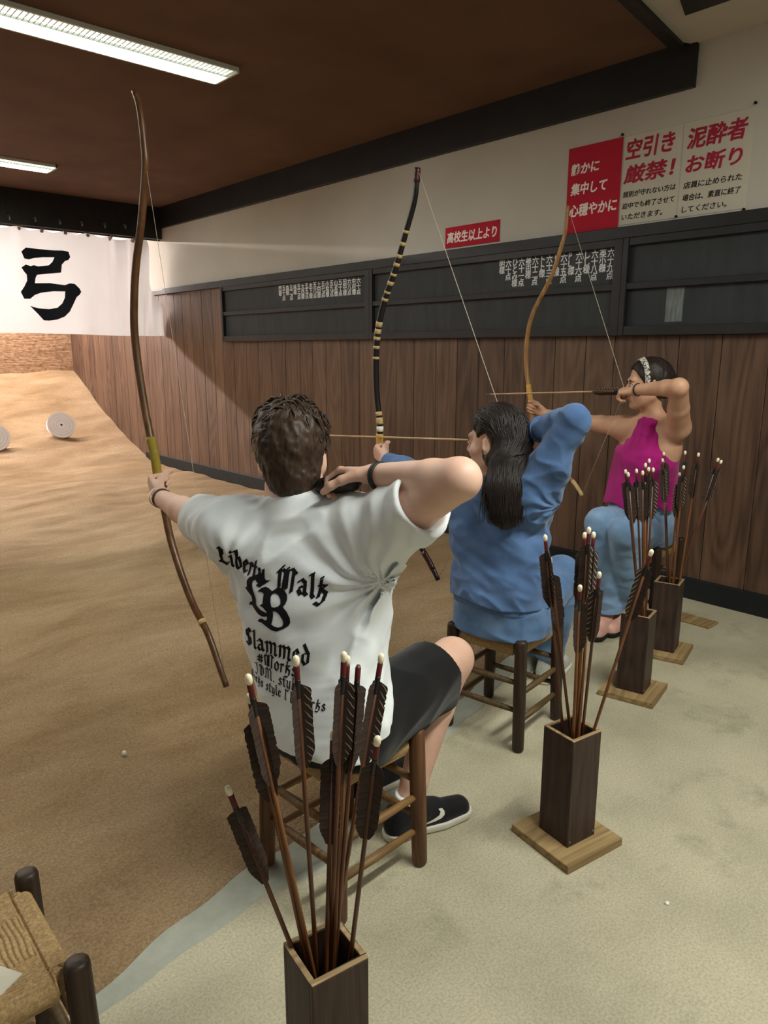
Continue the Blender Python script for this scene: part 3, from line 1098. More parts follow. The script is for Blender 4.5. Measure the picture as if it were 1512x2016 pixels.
def spline(pts, per=6):
    P = [np.array(p, float) for p in pts]
    P = [2 * P[0] - P[1]] + P + [2 * P[-1] - P[-2]]
    out = []
    for i in range(1, len(P) - 2):
        for k in range(per):
            s = k / per
            a, b, c, d = P[i - 1:i + 3]
            out.append(.5 * ((2 * b) + (-a + c) * s + (2 * a - 5 * b + 4 * c - d) * s * s + (-a + 3 * b - 3 * c + d) * s ** 3))
    out.append(P[-2])
    return out


def bow(pts, mat, label, name='bow', r0=.013, wraps=(), string=None, string_r=.0013):
    sp = spline(pts)
    L = len(sp)
    rad = [r0 * (.55 + .45 * math.sin(math.pi * min(1, max(0, (i / (L - 1)) * .86 + .07))) ** .6) for i in range(L)]
    org = sp[int(L * .62)]
    ro = empty(name, org)
    MB().tube(sp, rad, 12).build('stave', mat, ro, True, org=org)
    ac = [0]
    for a, b in zip(sp, sp[1:]):
        ac.append(ac[-1] + float(np.linalg.norm(b - a)))
    def at_len(s):
        s = max(0, min(ac[-1], s))
        i = max(0, min(L - 2, int(np.searchsorted(ac, s)) - 1))
        q = (s - ac[i]) / max(1e-6, ac[i + 1] - ac[i])
        return sp[i] * (1 - q) + sp[i + 1] * q, rad[i] * (1 - q) + rad[i + 1] * q
    for nm, s0, s1, m, gr in wraps:
        n = max(3, int((s1 - s0) / .012) + 2)
        P = [at_len(s0 + (s1 - s0) * k / (n - 1)) for k in range(n)]
        MB().tube([p for p, _ in P], [r * gr for _, r in P], 12).build(nm, m, ro, True, org=org)
    if string:
        MB().tube(string, string_r, 6).build('string', M_STRING, ro, True, org=org)
    tag(ro, label, 'bow')
    return ro, ac[-1]


X1 = 1.085
MANBOW = [(X1, 2.335, 2.169), (X1, 2.308, 2.114), (X1, 2.294, 2.004), (X1, 2.299, 1.933), (X1, 2.352, 1.791), (X1, 2.41, 1.673), (X1, 2.445, 1.562), (X1, 2.461, 1.447), (X1, 2.444, 1.312), (X1, 2.409, 1.159), (X1, 2.368, 1.04), (X1, 2.353, .963), (X1, 2.318, .853), (X1, 2.286, .76), (X1, 2.225, .656), (X1, 2.153, .566), (X1, 2.065, .493), (X1, 2.007, .414), (X1, 1.956, .339)]
bow(MANBOW, M_BOWB, 'long plain brown wooden bow held by the man in the white t-shirt', r0=.0135,
    wraps=(('grip', 1.11, 1.30, M_GRIP, 1.18), ('tip_wrap', 1.775, 1.79, M_RATTAN, 1.2)),
    string=[(X1, 2.335, 2.165), (X1, 1.956, .343)], string_r=.0007)
X2 = 2.083
BLUEBOW = [(X2, 2.115, 2.067), (X2, 2.127, 1.962), (X2, 2.174, 1.849), (X2, 2.236, 1.712), (X2, 2.306, 1.579), (X2, 2.344, 1.458), (X2, 2.354, 1.333), (X2, 2.348, 1.206), (X2, 2.329, 1.089), (X2, 2.329, .981), (X2, 2.29, .88), (X2, 2.235, .79), (X2, 2.16, .69), (X2, 2.064, .587), (X2, 2.019, .538), (X2, 1.972, .479)]
BNOCK = (2.06, 1.61, 1.083)
wr = [('tip_wrap', 0, .05, M_REDTIP, 1.25)]
for s0, s1 in ((.225, .236), (.27, .284), (.318, .332), (.352, .366), (.395, .405), (.428, .444), (.47, .480), (.50, .512), (.60, .622), (.63, .65), (.662, .676), (.70, .712), (.745, .755), (.975, .992), (1.0, 1.028)):
    wr.append(('band', s0, s1, M_RATTAN, 1.10))
wr += [('white_band', 1.036, 1.058, M_WHITEWRAP, 1.14), ('grip', 1.068, 1.19, M_GRIPT, 1.2), ('band', 1.585, 1.60, M_RATTAN, 1.15), ('lower_tip', 1.625, 1.71, M_REDTIP, 1.15)]
bow(BLUEBOW, M_BOWK, 'black bow with pale rattan bands held by the woman in blue', wraps=wr, string=[(X2, 2.113, 2.06), BNOCK, (X2, 1.974, .485)])
X3 = 3.415
MAGBOW = [(X3, 2.357, 2.126), (X3, 2.365, 2.003), (X3, 2.388, 1.917), (X3, 2.44, 1.78), (X3, 2.547, 1.6), (X3, 2.581, 1.464), (X3, 2.58, 1.311), (X3, 2.552, 1.17), (X3, 2.533, 1.086), (X3, 2.505, .959), (X3, 2.427, .865), (X3, 2.33, .775), (X3, 2.226, .689), (X3, 2.167, .624)]
MNOCK = (3.295, 1.89, 1.203)
bow(MAGBOW, M_BOWT, 'light brown bow held by the woman in the magenta top', r0=.0125, wraps=(('grip', .97, 1.13, M_GRIPT, 1.2), ('lower_tip', 1.60, 1.70, M_RATTAN, 1.1)),
    string=[(X3, 2.357, 2.12), MNOCK, (X3, 2.169, .63)])
arrow((2.083, 2.68, 1.011), BNOCK, 'arrow drawn on the black banded bow', 'arrows on the bows', .5, True, point=True)
arrow((3.395, 2.82, 1.142), MNOCK, 'arrow drawn on the light brown bow', 'arrows on the bows', .9, False, point=True)

# ------------------------------------------------------------------ small things on the floor
tag(MB().bounds((3.60, 1.50, 0), (3.715, 1.75, .012)).build('wood_block', M_QBASE, bevel=.003, org=(3.66, 1.62, 0)), 'thin flat wooden block on the concrete beside the baseboard', 'wood block')
tag(MB().tube([(.88, 2.33, .014), (.88, 2.33, .026)], [.009, .006], 7).build('pebble', M_WHITEWRAP, smooth=True, org=(.88, 2.33, .014)), 'tiny white pebble on the brown dirt', 'pebble')
tag(MB().tube([(1.633, .715, 0), (1.633, .715, .006)], [.006, .005], 7).build('paper_scrap', M_WHITEWRAP, smooth=True, org=(1.633, .715, 0)), 'tiny white paper scrap on the concrete at the right', 'scrap')

# ------------------------------------------------------------------ solid modelling for the people
def V(*a): return np.array(a, float)
def nrm(v): v = np.asarray(v, float); return v / np.linalg.norm(v)


class Vol:
    """distance field on a grid; shapes are blended into one continuous skin"""
    def __init__(s, lo, hi, h):
        s.lo = np.array(lo, float)
        s.h = h
        s.n = np.ceil((np.array(hi) - s.lo) / h).astype(int) + 1
        s.D = np.full(s.n, 0.05, np.float32)
        s.smooth = 2

    def slab(s, lo, hi):
        i0 = np.clip(np.floor((np.array(lo) - s.lo) / s.h).astype(int), 0, s.n)
        i1 = np.clip(np.ceil((np.array(hi) - s.lo) / s.h).astype(int) + 1, 0, s.n)
        if np.any(i1 <= i0): return None
        ax = [(s.lo[k] + s.h * np.arange(i0[k], i1[k])).astype(np.float32) for k in range(3)]
        return (slice(i0[0], i1[0]), slice(i0[1], i1[1]), slice(i0[2], i1[2])), ax[0][:, None, None], ax[1][None, :, None], ax[2][None, None, :]

    def put(s, fn, lo, hi, k=0.0, mode='add'):
        q = s.slab(np.array(lo) - k - .02, np.array(hi) + k + .02)
        if q is None: return s
        sl, X, Y, Z = q
        d = fn(X, Y, Z).astype(np.float32)
        a = s.D[sl]
        if mode == 'sub':
            d = -d
            if k > 0:
                hh = np.maximum(k - np.abs(a - d), 0) / k
                s.D[sl] = np.maximum(a, d) + hh * hh * k / 4
            else:
                s.D[sl] = np.maximum(a, d)
        elif mode == 'int':
            s.D[sl] = np.maximum(a, d)
        elif k > 0:
            hh = np.maximum(k - np.abs(a - d), 0) / k
            s.D[sl] = np.minimum(a, d) - hh * hh * k / 4
        else:
            s.D[sl] = np.minimum(a, d)
        return s

    def cone(s, a, b, ra, rb, k=0.0, mode='add', flat=None):
        a = np.array(a, float); b = np.array(b, float)
        ab = b - a
        L2 = max(ab @ ab, 1e-9)
        R = max(ra, rb)
        def fn(X, Y, Z):
            px, py, pz = X - a[0], Y - a[1], Z - a[2]
            t = np.clip((px * ab[0] + py * ab[1] + pz * ab[2]) / L2, 0, 1)
            vx, vy, vz = px - t * ab[0], py - t * ab[1], pz - t * ab[2]
            d2 = vx * vx + vy * vy + vz * vz
            if flat is not None:
                n, f = flat
                dn = vx * n[0] + vy * n[1] + vz * n[2]
                d2 = d2 + dn * dn * (1 / (f * f) - 1)
            return np.sqrt(d2) - (ra + (rb - ra) * t)
        return s.put(fn, np.minimum(a, b) - R, np.maximum(a, b) + R, k, mode)

    def chain(s, pts, rad, k=0.0, mode='add', flat=None):
        for i in range(len(pts) - 1):
            s.cone(pts[i], pts[i + 1], rad[i], rad[i + 1], k if i == 0 else min(k, .012), mode, flat)
        return s

    def ell(s, c, r, ax=None, k=0.0, mode='add'):
        c = np.array(c, float); r = np.array(r, float)
        A = np.eye(3) if ax is None else np.array([nrm(v) for v in ax])
        R = r.max()
        m = r.min()
        def fn(X, Y, Z):
            px, py, pz = X - c[0], Y - c[1], Z - c[2]
            q = 0; g = 0
            for i in range(3):
                w = px * A[i][0] + py * A[i][1] + pz * A[i][2]
                q = q + (w / r[i]) ** 2
                g = g + (w / (r[i] * r[i])) ** 2
            q = np.sqrt(q)
            return q * (q - 1) / np.maximum(np.sqrt(g), 1e-5) if True else (q - 1) * m
        return s.put(fn, c - R, c + R, k, mode)

    def trunk(s, secs, k=0.0, mode='add', p=2.4):
        """secs = [(center, side, front, half width, half depth)] from bottom to top, one smooth body"""
        dense = []
        Q = [secs[0]] + list(secs) + [secs[-1]]
        fl = [np.concatenate([np.array(q[0], float), np.array(q[1], float), np.array(q[2], float), [q[3], q[4]]]) for q in Q]
        for i in range(1, len(Q) - 2):
            a_, b_, c_, d_ = fl[i - 1:i + 3]
            for j in range(8):
                t_ = j / 8
                dense.append(.5 * (2 * b_ + (c_ - a_) * t_ + (2 * a_ - 5 * b_ + 4 * c_ - d_) * t_ ** 2 + (3 * b_ - a_ - 3 * c_ + d_) * t_ ** 3))
        dense.append(fl[-2])
        secs = [(q[:3], nrm(q[3:6]), nrm(q[6:9]), q[9], q[10]) for q in dense]
        C = np.array([q[0] for q in secs])
        n = len(secs)
        R = max(max(q[3], q[4]) for q in secs)
        def fn(X, Y, Z):
            best = None
            for i in range(n - 1):
                a, b = C[i], C[i + 1]
                ab = b - a
                L = np.linalg.norm(ab)
                u = ab / L
                px, py, pz = X - a[0], Y - a[1], Z - a[2]
                h_ = px * u[0] + py * u[1] + pz * u[2]
                t = np.clip(h_ / L, 0, 1)
                vx, vy, vz = px - t * ab[0], py - t * ab[1], pz - t * ab[2]
                sd = [secs[i][1][j] * (1 - t) + secs[i + 1][1][j] * t for j in range(3)]
                ft = [secs[i][2][j] * (1 - t) + secs[i + 1][2][j] * t for j in range(3)]
                A = secs[i][3] * (1 - t) + secs[i + 1][3] * t
                B = secs[i][4] * (1 - t) + secs[i + 1][4] * t
                x = np.abs((vx * sd[0] + vy * sd[1] + vz * sd[2])) / A
                y = np.abs((vx * ft[0] + vy * ft[1] + vz * ft[2])) / B
                q = (x ** p + y ** p) ** (1 / p)
                d = (q - 1) * np.minimum(A, B) * 1.0
                ex = np.maximum(np.maximum(h_ - L * 1.2, -h_ - L * .2), 0)
                d = np.where(ex > 0, np.sqrt(np.maximum(d, 0) ** 2 + ex * ex) + np.minimum(d, 0) * (ex <= 0), d)
                best = d if best is None else np.minimum(best, d)
            return best
        return s.put(fn, C.min(0) - R - .02, C.max(0) + R + .02, k, mode)

    def cyl(s, a, b, ra, rb, k=0.0, mode='add'):
        """flat-ended round bar"""
        a = np.array(a, float); b = np.array(b, float)
        L = np.linalg.norm(b - a)
        u = (b - a) / L
        R = max(ra, rb)
        def fn(X, Y, Z):
            px, py, pz = X - a[0], Y - a[1], Z - a[2]
            h_ = px * u[0] + py * u[1] + pz * u[2]
            rr = np.sqrt(np.maximum(px * px + py * py + pz * pz - h_ * h_, 0))
            return np.maximum(rr - (ra + (rb - ra) * np.clip(h_ / L, 0, 1)), np.maximum(-h_, h_ - L))
        return s.put(fn, np.minimum(a, b) - R, np.maximum(a, b) + R, k, mode)

    def plane(s, c, n, mode='sub', R=1.0):
        """cuts away everything on the side n points to"""
        c = np.array(c, float); n = nrm(n)
        return s.put(lambda X, Y, Z: -((X - c[0]) * n[0] + (Y - c[1]) * n[1] + (Z - c[2]) * n[2]), c - R, c + R, 0, mode)

    def displace(s, fn, band=0.03):
        idx = np.nonzero(np.abs(s.D) < band)
        P = [(s.lo[k] + s.h * idx[k]).astype(np.float32) for k in range(3)]
        s.D[idx] -= fn(*P).astype(np.float32)
        return s

    def mesh(s):
        D = s.D
        D[0], D[-1], D[:, 0], D[:, -1], D[:, :, 0], D[:, :, -1] = (.05,) * 6
        I = D < 0
        cnt = np.zeros(np.array(D.shape) - 1, np.uint8)
        for dx in (0, 1):
            for dy in (0, 1):
                for dz in (0, 1):
                    cnt += I[dx:I.shape[0] - 1 + dx, dy:I.shape[1] - 1 + dy, dz:I.shape[2] - 1 + dz]
        cells = np.argwhere((cnt > 0) & (cnt < 8))
        cid = np.full(cnt.shape, -1, np.int32)
        cid[tuple(cells.T)] = np.arange(len(cells))
        acc = np.zeros((len(cells), 3)); num = np.zeros(len(cells))
        ci, cj, ck = cells.T
        corner = {}
        for dx in (0, 1):
            for dy in (0, 1):
                for dz in (0, 1):
                    corner[dx, dy, dz] = D[ci + dx, cj + dy, ck + dz]
        for a in corner:
            for ax in range(3):
                if a[ax] == 0:
                    b = tuple(1 if i == ax else a[i] for i in range(3))
                    va, vb = corner[a], corner[b]
                    m = (va < 0) != (vb < 0)
                    t = np.where(m, va / np.where(m, va - vb, 1), 0)
                    for i in range(3):
                        acc[:, i] += np.where(m, a[i] + (t if i == ax else 0), 0)
                    num += m
        verts = s.lo + s.h * (cells + acc / num[:, None])
        faces = []
        for ax in range(3):
            sl0 = [slice(None)] * 3; sl1 = [slice(None)] * 3
            sl0[ax] = slice(0, -1); sl1[ax] = slice(1, None)
            a, b = I[tuple(sl0)], I[tuple(sl1)]
            E = np.argwhere(a != b)
            o1, o2 = [(1, 2), (2, 0), (0, 1)][ax]
            E = E[(E[:, o1] > 0) & (E[:, o2] > 0)]
            sgn = I[tuple(E.T)]
            def at_(d1, d2):
                q = E.copy(); q[:, o1] += d1; q[:, o2] += d2
                return cid[tuple(q.T)]
            f = np.stack([at_(-1, -1), at_(0, -1), at_(0, 0), at_(-1, 0)], 1)
            f[~sgn] = f[~sgn][:, ::-1]
            faces.append(f)
        F = np.concatenate(faces)
        F = F[(F >= 0).all(1)]
        # light smoothing of the skin
        nb = np.zeros_like(verts); c2 = np.zeros(len(verts))
        e = np.concatenate([F[:, [0, 1]], F[:, [1, 2]], F[:, [2, 3]], F[:, [3, 0]]])
        for _ in range(s.smooth):
            nb[:] = 0; c2[:] = 0
            np.add.at(nb, e[:, 0], verts[e[:, 1]]); np.add.at(c2, e[:, 0], 1)
            verts = verts * .5 + .5 * nb / np.maximum(c2, 1)[:, None]
        return verts, F

    def build(s, name, mat, parent=None, org=(0, 0, 0)):
        v, f = s.mesh()
        return mesh_obj(name, v, f, mat, parent, True, org)


def vnoise(x, y, z, seed=0):
    """smooth value noise"""
    xi, yi, zi = np.floor(x).astype(np.int64), np.floor(y).astype(np.int64), np.floor(z).astype(np.int64)
    xf, yf, zf = x - xi, y - yi, z - zi
    u, v, w_ = [q * q * (3 - 2 * q) for q in (xf, yf, zf)]
    def hsh(a, b, c):
        q = (a * 73856093) ^ (b * 19349663) ^ (c * 83492791) ^ (seed * 2654435761)
        q = (q ^ (q >> 13)) * 1274126177
        return ((q ^ (q >> 16)) & 0xffff) / 65535.0
    r = 0
    for dx in (0, 1):
        for dy in (0, 1):
            for dz in (0, 1):
                r = r + hsh(xi + dx, yi + dy, zi + dz) * (u if dx else 1 - u) * (v if dy else 1 - v) * (w_ if dz else 1 - w_)
    return r * 2 - 1


def hand(F, wrist, d, palm, thumb, sc=1.0, curl=((20, 35, 25),) * 4, th=(30, 20, 35), spread=3, k=.006):
    """wrist -> knuckles direction d, palm = way the palm faces, thumb = side of the thumb"""
    d = nrm(d); palm = nrm(palm - d * (palm @ d)); th_s = nrm(thumb - d * (thumb @ d) - palm * (thumb @ palm))
    w_ = np.array(wrist, float)
    mm = .001 * sc
    kn = []
    for i, (lat, lon) in enumerate(((27, 88), (9, 91), (-9, 87), (-26, 79))):
        kb = w_ + th_s * lat * mm * .55 + d * 12 * mm
        kp = w_ + th_s * lat * mm + d * lon * mm - palm * (2 - abs(i - 1.3)) * 1.5 * mm
        F.cone(kb, kp, 13.5 * mm, 10.5 * mm, .012 * sc)
        kn.append(kp)
    F.cone(w_ + palm * 6 * mm + th_s * 16 * mm + d * 18 * mm, w_ + palm * 9 * mm + th_s * 20 * mm + d * 52 * mm, 13 * mm, 11 * mm, .014 * sc)
    F.cone(w_ + palm * 6 * mm - th_s * 14 * mm + d * 15 * mm, w_ + palm * 8 * mm - th_s * 18 * mm + d * 58 * mm, 12 * mm, 10 * mm, .014 * sc)
    tips = []
    for i, (ph, r) in enumerate(zip(((44, 26, 20), (48, 30, 21), (45, 28, 21), (36, 21, 18)), (9.4, 9.6, 9.2, 8.2))):
        p = kn[i]
        a = 0
        lat = math.radians((1.5 - i) * spread)
        pts, rs = [p], [r * 1.1 * mm]
        for j in range(3):
            a += math.radians(curl[i][j])
            dr = d * math.cos(a) + palm * math.sin(a)
            dr = nrm(dr + th_s * math.tan(lat) * max(0, math.cos(a)))
            p = p + dr * ph[j] * mm
            pts.append(p); rs.append(r * (1.0 - .09 * (j + 1)) * mm)
        F.chain(pts, rs, .004 * sc)
        tips.append(p)
    # thumb from the side of the palm near its base
    p = w_ + th_s * 24 * mm + d * 26 * mm + palm * 8 * mm
    a0, a1, a2 = [math.radians(q) for q in th]
    dirs = []
    base_dir = nrm(d * math.cos(a0) + th_s * math.sin(a0) + palm * .45)
    dirs.append(base_dir)
    d2 = nrm(base_dir * math.cos(a1) + palm * math.sin(a1) - th_s * math.sin(a1) * .35)
    dirs.append(d2)
    d3 = nrm(d2 * math.cos(a2) + palm * math.sin(a2) * .5 - th_s * math.sin(a2) * .7)
    dirs.append(d3)
    pts = [p]
    for dr, l in zip(dirs, (42, 32, 26)):
        pts.append(pts[-1] + dr * l * mm)
    F.chain(pts, [14 * mm, 11.5 * mm, 10.5 * mm, 8.5 * mm], .008 * sc)
    return kn, tips


def head(F, c, f, u, sc=1.0, female=False):
    """c = centre of the skull at ear height, f = way the face looks, u = up"""
    f = nrm(f); u = nrm(u - f * (u @ f)); r = np.cross(f, u)
    P = lambda x, y, z: np.array(c) + (r * x + f * y + u * z) * sc
    ax = (r, f, u)
    k = .018 * sc
    F.ell(P(0, -.012, .038), np.array((.076, .096, .088)) * sc, ax)
    F.ell(P(0, .030, -.030), np.array((.062, .066, .088)) * sc, ax, k)
    jw = .044 if female else .05
    F.cone(P(-jw, .000, -.062), P(-.018, .068, -.098), .024 * sc, .018 * sc, .02 * sc)
    F.cone(P(jw, .000, -.062), P(.018, .068, -.098), .024 * sc, .018 * sc, .02 * sc)
    F.cone(P(-.012, .074, -.100), P(.012, .074, -.100), .016 * sc, .016 * sc, .012 * sc)
    F.cone(P(-.034, .080, .026), P(.034, .080, .026), .013 * sc, .013 * sc, .014 * sc)      # brow
    F.cone(P(-.046, .060, -.024), P(-.034, .072, -.030), .020 * sc, .016 * sc, .016 * sc)    # cheeks
    F.cone(P(.046, .060, -.024), P(.034, .072, -.030), .020 * sc, .016 * sc, .016 * sc)
    for sx in (-1, 1):
        F.ell(P(sx * .032, .100, .004), np.array((.017, .018, .011)) * sc, ax, .010 * sc, 'sub')
        F.ell(P(sx * .032, .082, .003), np.array((.0135, .0125, .0115)) * sc, ax, .003 * sc)
    F.cone(P(0, .090, .014), P(0, .112, -.026), .0075 * sc, .0105 * sc, .008 * sc)            # nose
    F.cone(P(-.011, .100, -.032), P(.011, .100, -.032), .0085 * sc, .0085 * sc, .006 * sc)
    F.cone(P(-.019, .087, -.062), P(.019, .087, -.062), .0075 * sc, .0075 * sc, .006 * sc)    # lips
    F.cone(P(-.016, .086, -.073), P(.016, .086, -.073), .0080 * sc, .0080 * sc, .006 * sc)
    F.cone(P(-.023, .100, -.0675), P(.023, .100, -.0675), .0035 * sc, .0035 * sc, .004 * sc, 'sub')
    for sx in (-1, 1):                                                                       # ears
        ar = (nrm(r * sx - f * .45), nrm(f + r * sx * .45), u)
        F.ell(P(sx * .080, -.012, -.004), np.array((.009, .019, .032)) * sc, ar, .006 * sc)
        F.ell(P(sx * .090, -.008, .000), np.array((.005, .010, .018)) * sc, ar, .003 * sc, 'sub')
        F.ell(P(sx * .076, -.006, -.032), np.array((.007, .010, .010)) * sc, ar, .005 * sc)
    return P


def skin_mat(name, col, red):
    t = NT(name)
    v = t.coords()
    t.base(t.ramp(t.noise(v, 9, 4), [(.3, col), (.72, red)]))
    t.rough(.5, .35)
    t.b.inputs['Subsurface Weight'].default_value = .12
    t.b.inputs['Subsurface Radius'].default_value = (.012, .005, .003)
    t.bump(t.noise(v, 220, 3), .06, .002)
    return t.m


def cloth_mat(name, c0, c1, scale=5, weave=700, bump=.12, rough=.85, spec=.15):
    t = NT(name)
    v = t.coords()
    t.base(t.ramp(t.noise(v, scale, 5, .6), [(.3, c0), (.7, c1)]))
    t.rough(rough, spec)
    t.b.inputs['Sheen Weight'].default_value = .15
    t.bump(t.noise(v, weave, 2), bump, .0015)
    return t.m


def lock_mesh(name, strands, mat, parent, org, n=5):
    """locks of hair: list of (points, radii, flatten direction)"""
    mb = MB()
    for pts, rad, fl in strands:
        mb.tube(pts, rad, n, cap=False, flat=fl)
    return mb.build(name, mat, parent, True, org=org)


def on_surface(bvh, p, n_, off=.0):
    """drops a point along direction n_ onto a modelled surface"""
    h = bvh.ray_cast(Vector(p), Vector(n_))
    if h[0] is None: return None
    return np.array(h[0]) + np.array(h[1]) * off


def bvh_of(o):
    org = o.matrix_world.translation if o.parent is None else None
    me = o.data
    off = Vector(o['org']) if 'org' in o else Vector((0, 0, 0))
    return BVHTree.FromPolygons([v.co + off for v in me.vertices], [tuple(p.vertices) for p in me.polygons])


def shoe(parent, heel, toe, org, m_up, m_sole, width=.098, hgt=.085, name='shoe', collar=True, pitch=0.0, soleh=.026):
    """sole and upper built along heel -> toe; returns the upper"""
    heel = np.array(heel, float); toe = np.array(toe, float)
    d = toe - heel
    L = np.linalg.norm(d[:2])
    f = nrm(V(d[0], d[1], 0)); r = V(f[1], -f[0], 0); u = V(0, 0, 1)
    P = lambda x, y, z: heel + f * x * L + r * y * width + u * z + V(0, 0, pitch * x)
    lo = np.minimum(heel, toe) - .08; hi = np.maximum(heel, toe) + .08
    lo[2] = -.01; hi[2] = heel[2] + hgt + .06 + abs(pitch)
    up = Vol(lo, hi, .0035)
    up.chain([P(.14, 0, .035), P(.35, 0, .036), P(.62, .03, .034), P(.84, .02, .030)], [.036, .035, .041, .036], 0)
    up.chain([P(.15, 0, .060), P(.38, 0, .068), P(.55, .01, .056)], [.035, .036, .033], .02)
    up.chain([P(.155, 0, .086), P(.34, 0, .086)], [.032, .034], .015)
    if collar:
        up.ell(P(.235, 0, .135), (.046, .031, .042), (f, r, u), .006, 'sub')
    up.plane(P(.5, 0, soleh - .006), V(0, 0, -1), R=.6)
    o = up.build(name, m_up, parent, org)
    so = Vol(lo, hi, .0035)
    so.chain([P(.14, 0, .02), P(.35, 0, .02), P(.62, .03, .02), P(.85, .02, .02)], [.041, .038, .047, .041], 0)
    zt = soleh
    so.put(lambda X, Y, Z: Z - (heel[2] + zt + pitch * np.clip(((X - heel[0]) * f[0] + (Y - heel[1]) * f[1]) / L, 0, 1)), lo, hi, 0, 'int')
    so.put(lambda X, Y, Z: (heel[2] + .001 + pitch * np.clip(((X - heel[0]) * f[0] + (Y - heel[1]) * f[1]) / L, 0, 1)) - Z, lo, hi, 0, 'int')
    s_ = so.build('sole', m_sole, o, (0, 0, 0))
    s_.data.transform(Matrix.Translation(-Vector(org)))
    o['org'] = tuple(org)
    return o, P


def wrist_band(name, c, d, rad, mat, parent, org, w_=.008, th=.003, flat=None):
    d = nrm(d)
    a = nrm(np.cross(d, V(.3, .2, .9)))
    b = np.cross(d, a)
    n = 36
    vs, fs = [], []
    for k in range(n):
        an = 2 * math.pi * k / n
        o = a * math.cos(an) + b * math.sin(an)
        if flat is not None:
            fn_, ff = flat
            o = o - fn_ * (o @ fn_) * (1 - ff)
        for rr, ww in ((rad, -w_), (rad + th, -w_), (rad + th, w_), (rad, w_)):
            vs.append(tuple(np.array(c) + o * rr + d * ww / 2))
    for k in range(n):
        for j in range(4):
            fs.append((k * 4 + j, k * 4 + (j + 1) % 4, ((k + 1) % n) * 4 + (j + 1) % 4, ((k + 1) % n) * 4 + j))
    return mesh_obj(name, vs, fs, mat, parent, True, org)


def face_bits(P, parent, org, sc, lip, brow, closed=False):
    """eyes, brows and lips as small parts of the head"""
    M = face_bits.mats
    for sx in (-1, 1):
        if not closed:
            c = P(sx * .032, .0885, .003)
            MB().tube([P(sx * .032, .080, .003), P(sx * .032, .0955, .003), P(sx * .032, .0962, .003)], [.0085 * sc, .0062 * sc, .001], 10).build('eye', M['eye'], parent, True, org=org)
            MB().tube([P(sx * .032, .0952, .003), P(sx * .032, .0968, .003)], [.0042 * sc, .0036 * sc], 10).build('iris', M['iris'], parent, True, org=org)
        MB().tube([P(sx * .016, .096, .021), P(sx * .030, .0955, .026), P(sx * .047, .082, .022)], [.003 * sc, .004 * sc, .0015 * sc], 6).build('eyebrow', brow, parent, True, org=org)
        MB().tube([P(sx * .019, .0925, .008), P(sx * .032, .097, .0115), P(sx * .045, .085, .006)], [.0013 * sc, .0018 * sc, .001 * sc], 6).build('eyelashes', brow, parent, True, org=org)


face_bits.mats = {'eye': simple('eye_white', srgb(226, 220, 210), .25, .5, .02), 'iris': simple('dark_iris', srgb(40, 28, 20), .2, .5, .02)}
M_HAIRM = None


def hair_mat(name, dark, light):
    t = NT(name)
    v = t.coords((70, 70, 12))
    geo = t.n('ShaderNodeNewGeometry')
    mth = t.n('ShaderNodeMath', operation='MULTIPLY_ADD')
    t.l(geo.outputs['Random Per Island'], mth.inputs[0])
    mth.inputs[1].default_value = .5
    ad = t.noise(v, 2, 3)
    t.l(ad, mth.inputs[2])
    t.base(t.ramp(mth.outputs[0], [(.35, dark), (1.0, light)]))
    t.rough(.5, .3)
    t.bump(ad, .3, .003)
    return t.m

# ------------------------------------------------------------------ people
M_SKIN = skin_mat('skin', srgb(212, 168, 146), srgb(228, 190, 168))
M_SKIN2 = skin_mat('skin_warm', srgb(196, 148, 118), srgb(214, 170, 140))
M_TEE = cloth_mat('white_cotton_jersey', srgb(222, 228, 230), srgb(234, 239, 240), 6)
M_SHORT = cloth_mat('black_cotton', srgb(15, 15, 15), srgb(24, 23, 23), 9, bump=.2)
M_SHOEB = cloth_mat('black_canvas', srgb(16, 16, 19), srgb(28, 28, 31), 14, bump=.2, rough=.7)
M_SOLEW = simple('white_rubber', srgb(214, 210, 196), .55, .4, .05, 14)
M_SOCK = cloth_mat('white_sock', srgb(220, 222, 222), srgb(236, 236, 236), 16)
M_HAIR1 = hair_mat('dark_brown_hair', srgb(20, 15, 12), srgb(70, 53, 40))
M_HAIR2 = hair_mat('black_hair', srgb(12, 10, 10), srgb(42, 32, 28))
M_GLOVE = simple('black_leather', srgb(22, 21, 22), .5, .4, .15, 30)
M_BLUE = cloth_mat('blue_fleece', srgb(70, 98, 140), srgb(92, 122, 166), 7, 500, .2)
M_BLUERIB = cloth_mat('blue_ribbing', srgb(66, 92, 134), srgb(86, 114, 158), 7, 500, .2)
M_DENIM = cloth_mat('blue_denim', srgb(98, 130, 166), srgb(140, 168, 198), 6, 600, .25)
M_DENIM2 = cloth_mat('mid_denim', srgb(68, 98, 138), srgb(104, 134, 170), 6, 600, .25)
M_MAG = cloth_mat('magenta_jersey', srgb(150, 20, 100), srgb(178, 34, 124), 6, 600, .1)
M_GREYSHOE = cloth_mat('grey_knit_shoe', srgb(150, 152, 144), srgb(182, 182, 172), 20, 300, .3)
M_SOLEB = simple('black_rubber', srgb(26, 24, 24), .6, .3, .05, 14)
M_PINK = cloth_mat('pink_shoe', srgb(190, 140, 124), srgb(214, 168, 150), 20, 300, .2)


def arm(F, sh, el, wr, r=(.062, .050, .043, .043, .028), k=.03):
    sh, el, wr = (np.array(q, float) for q in (sh, el, wr))
    F.chain([sh, sh * .5 + el * .5, el], [r[0], r[1], r[2]], k)
    m = el * .72 + wr * .28
    F.chain([el, m, wr], [r[2], r[3], r[4]], .015)


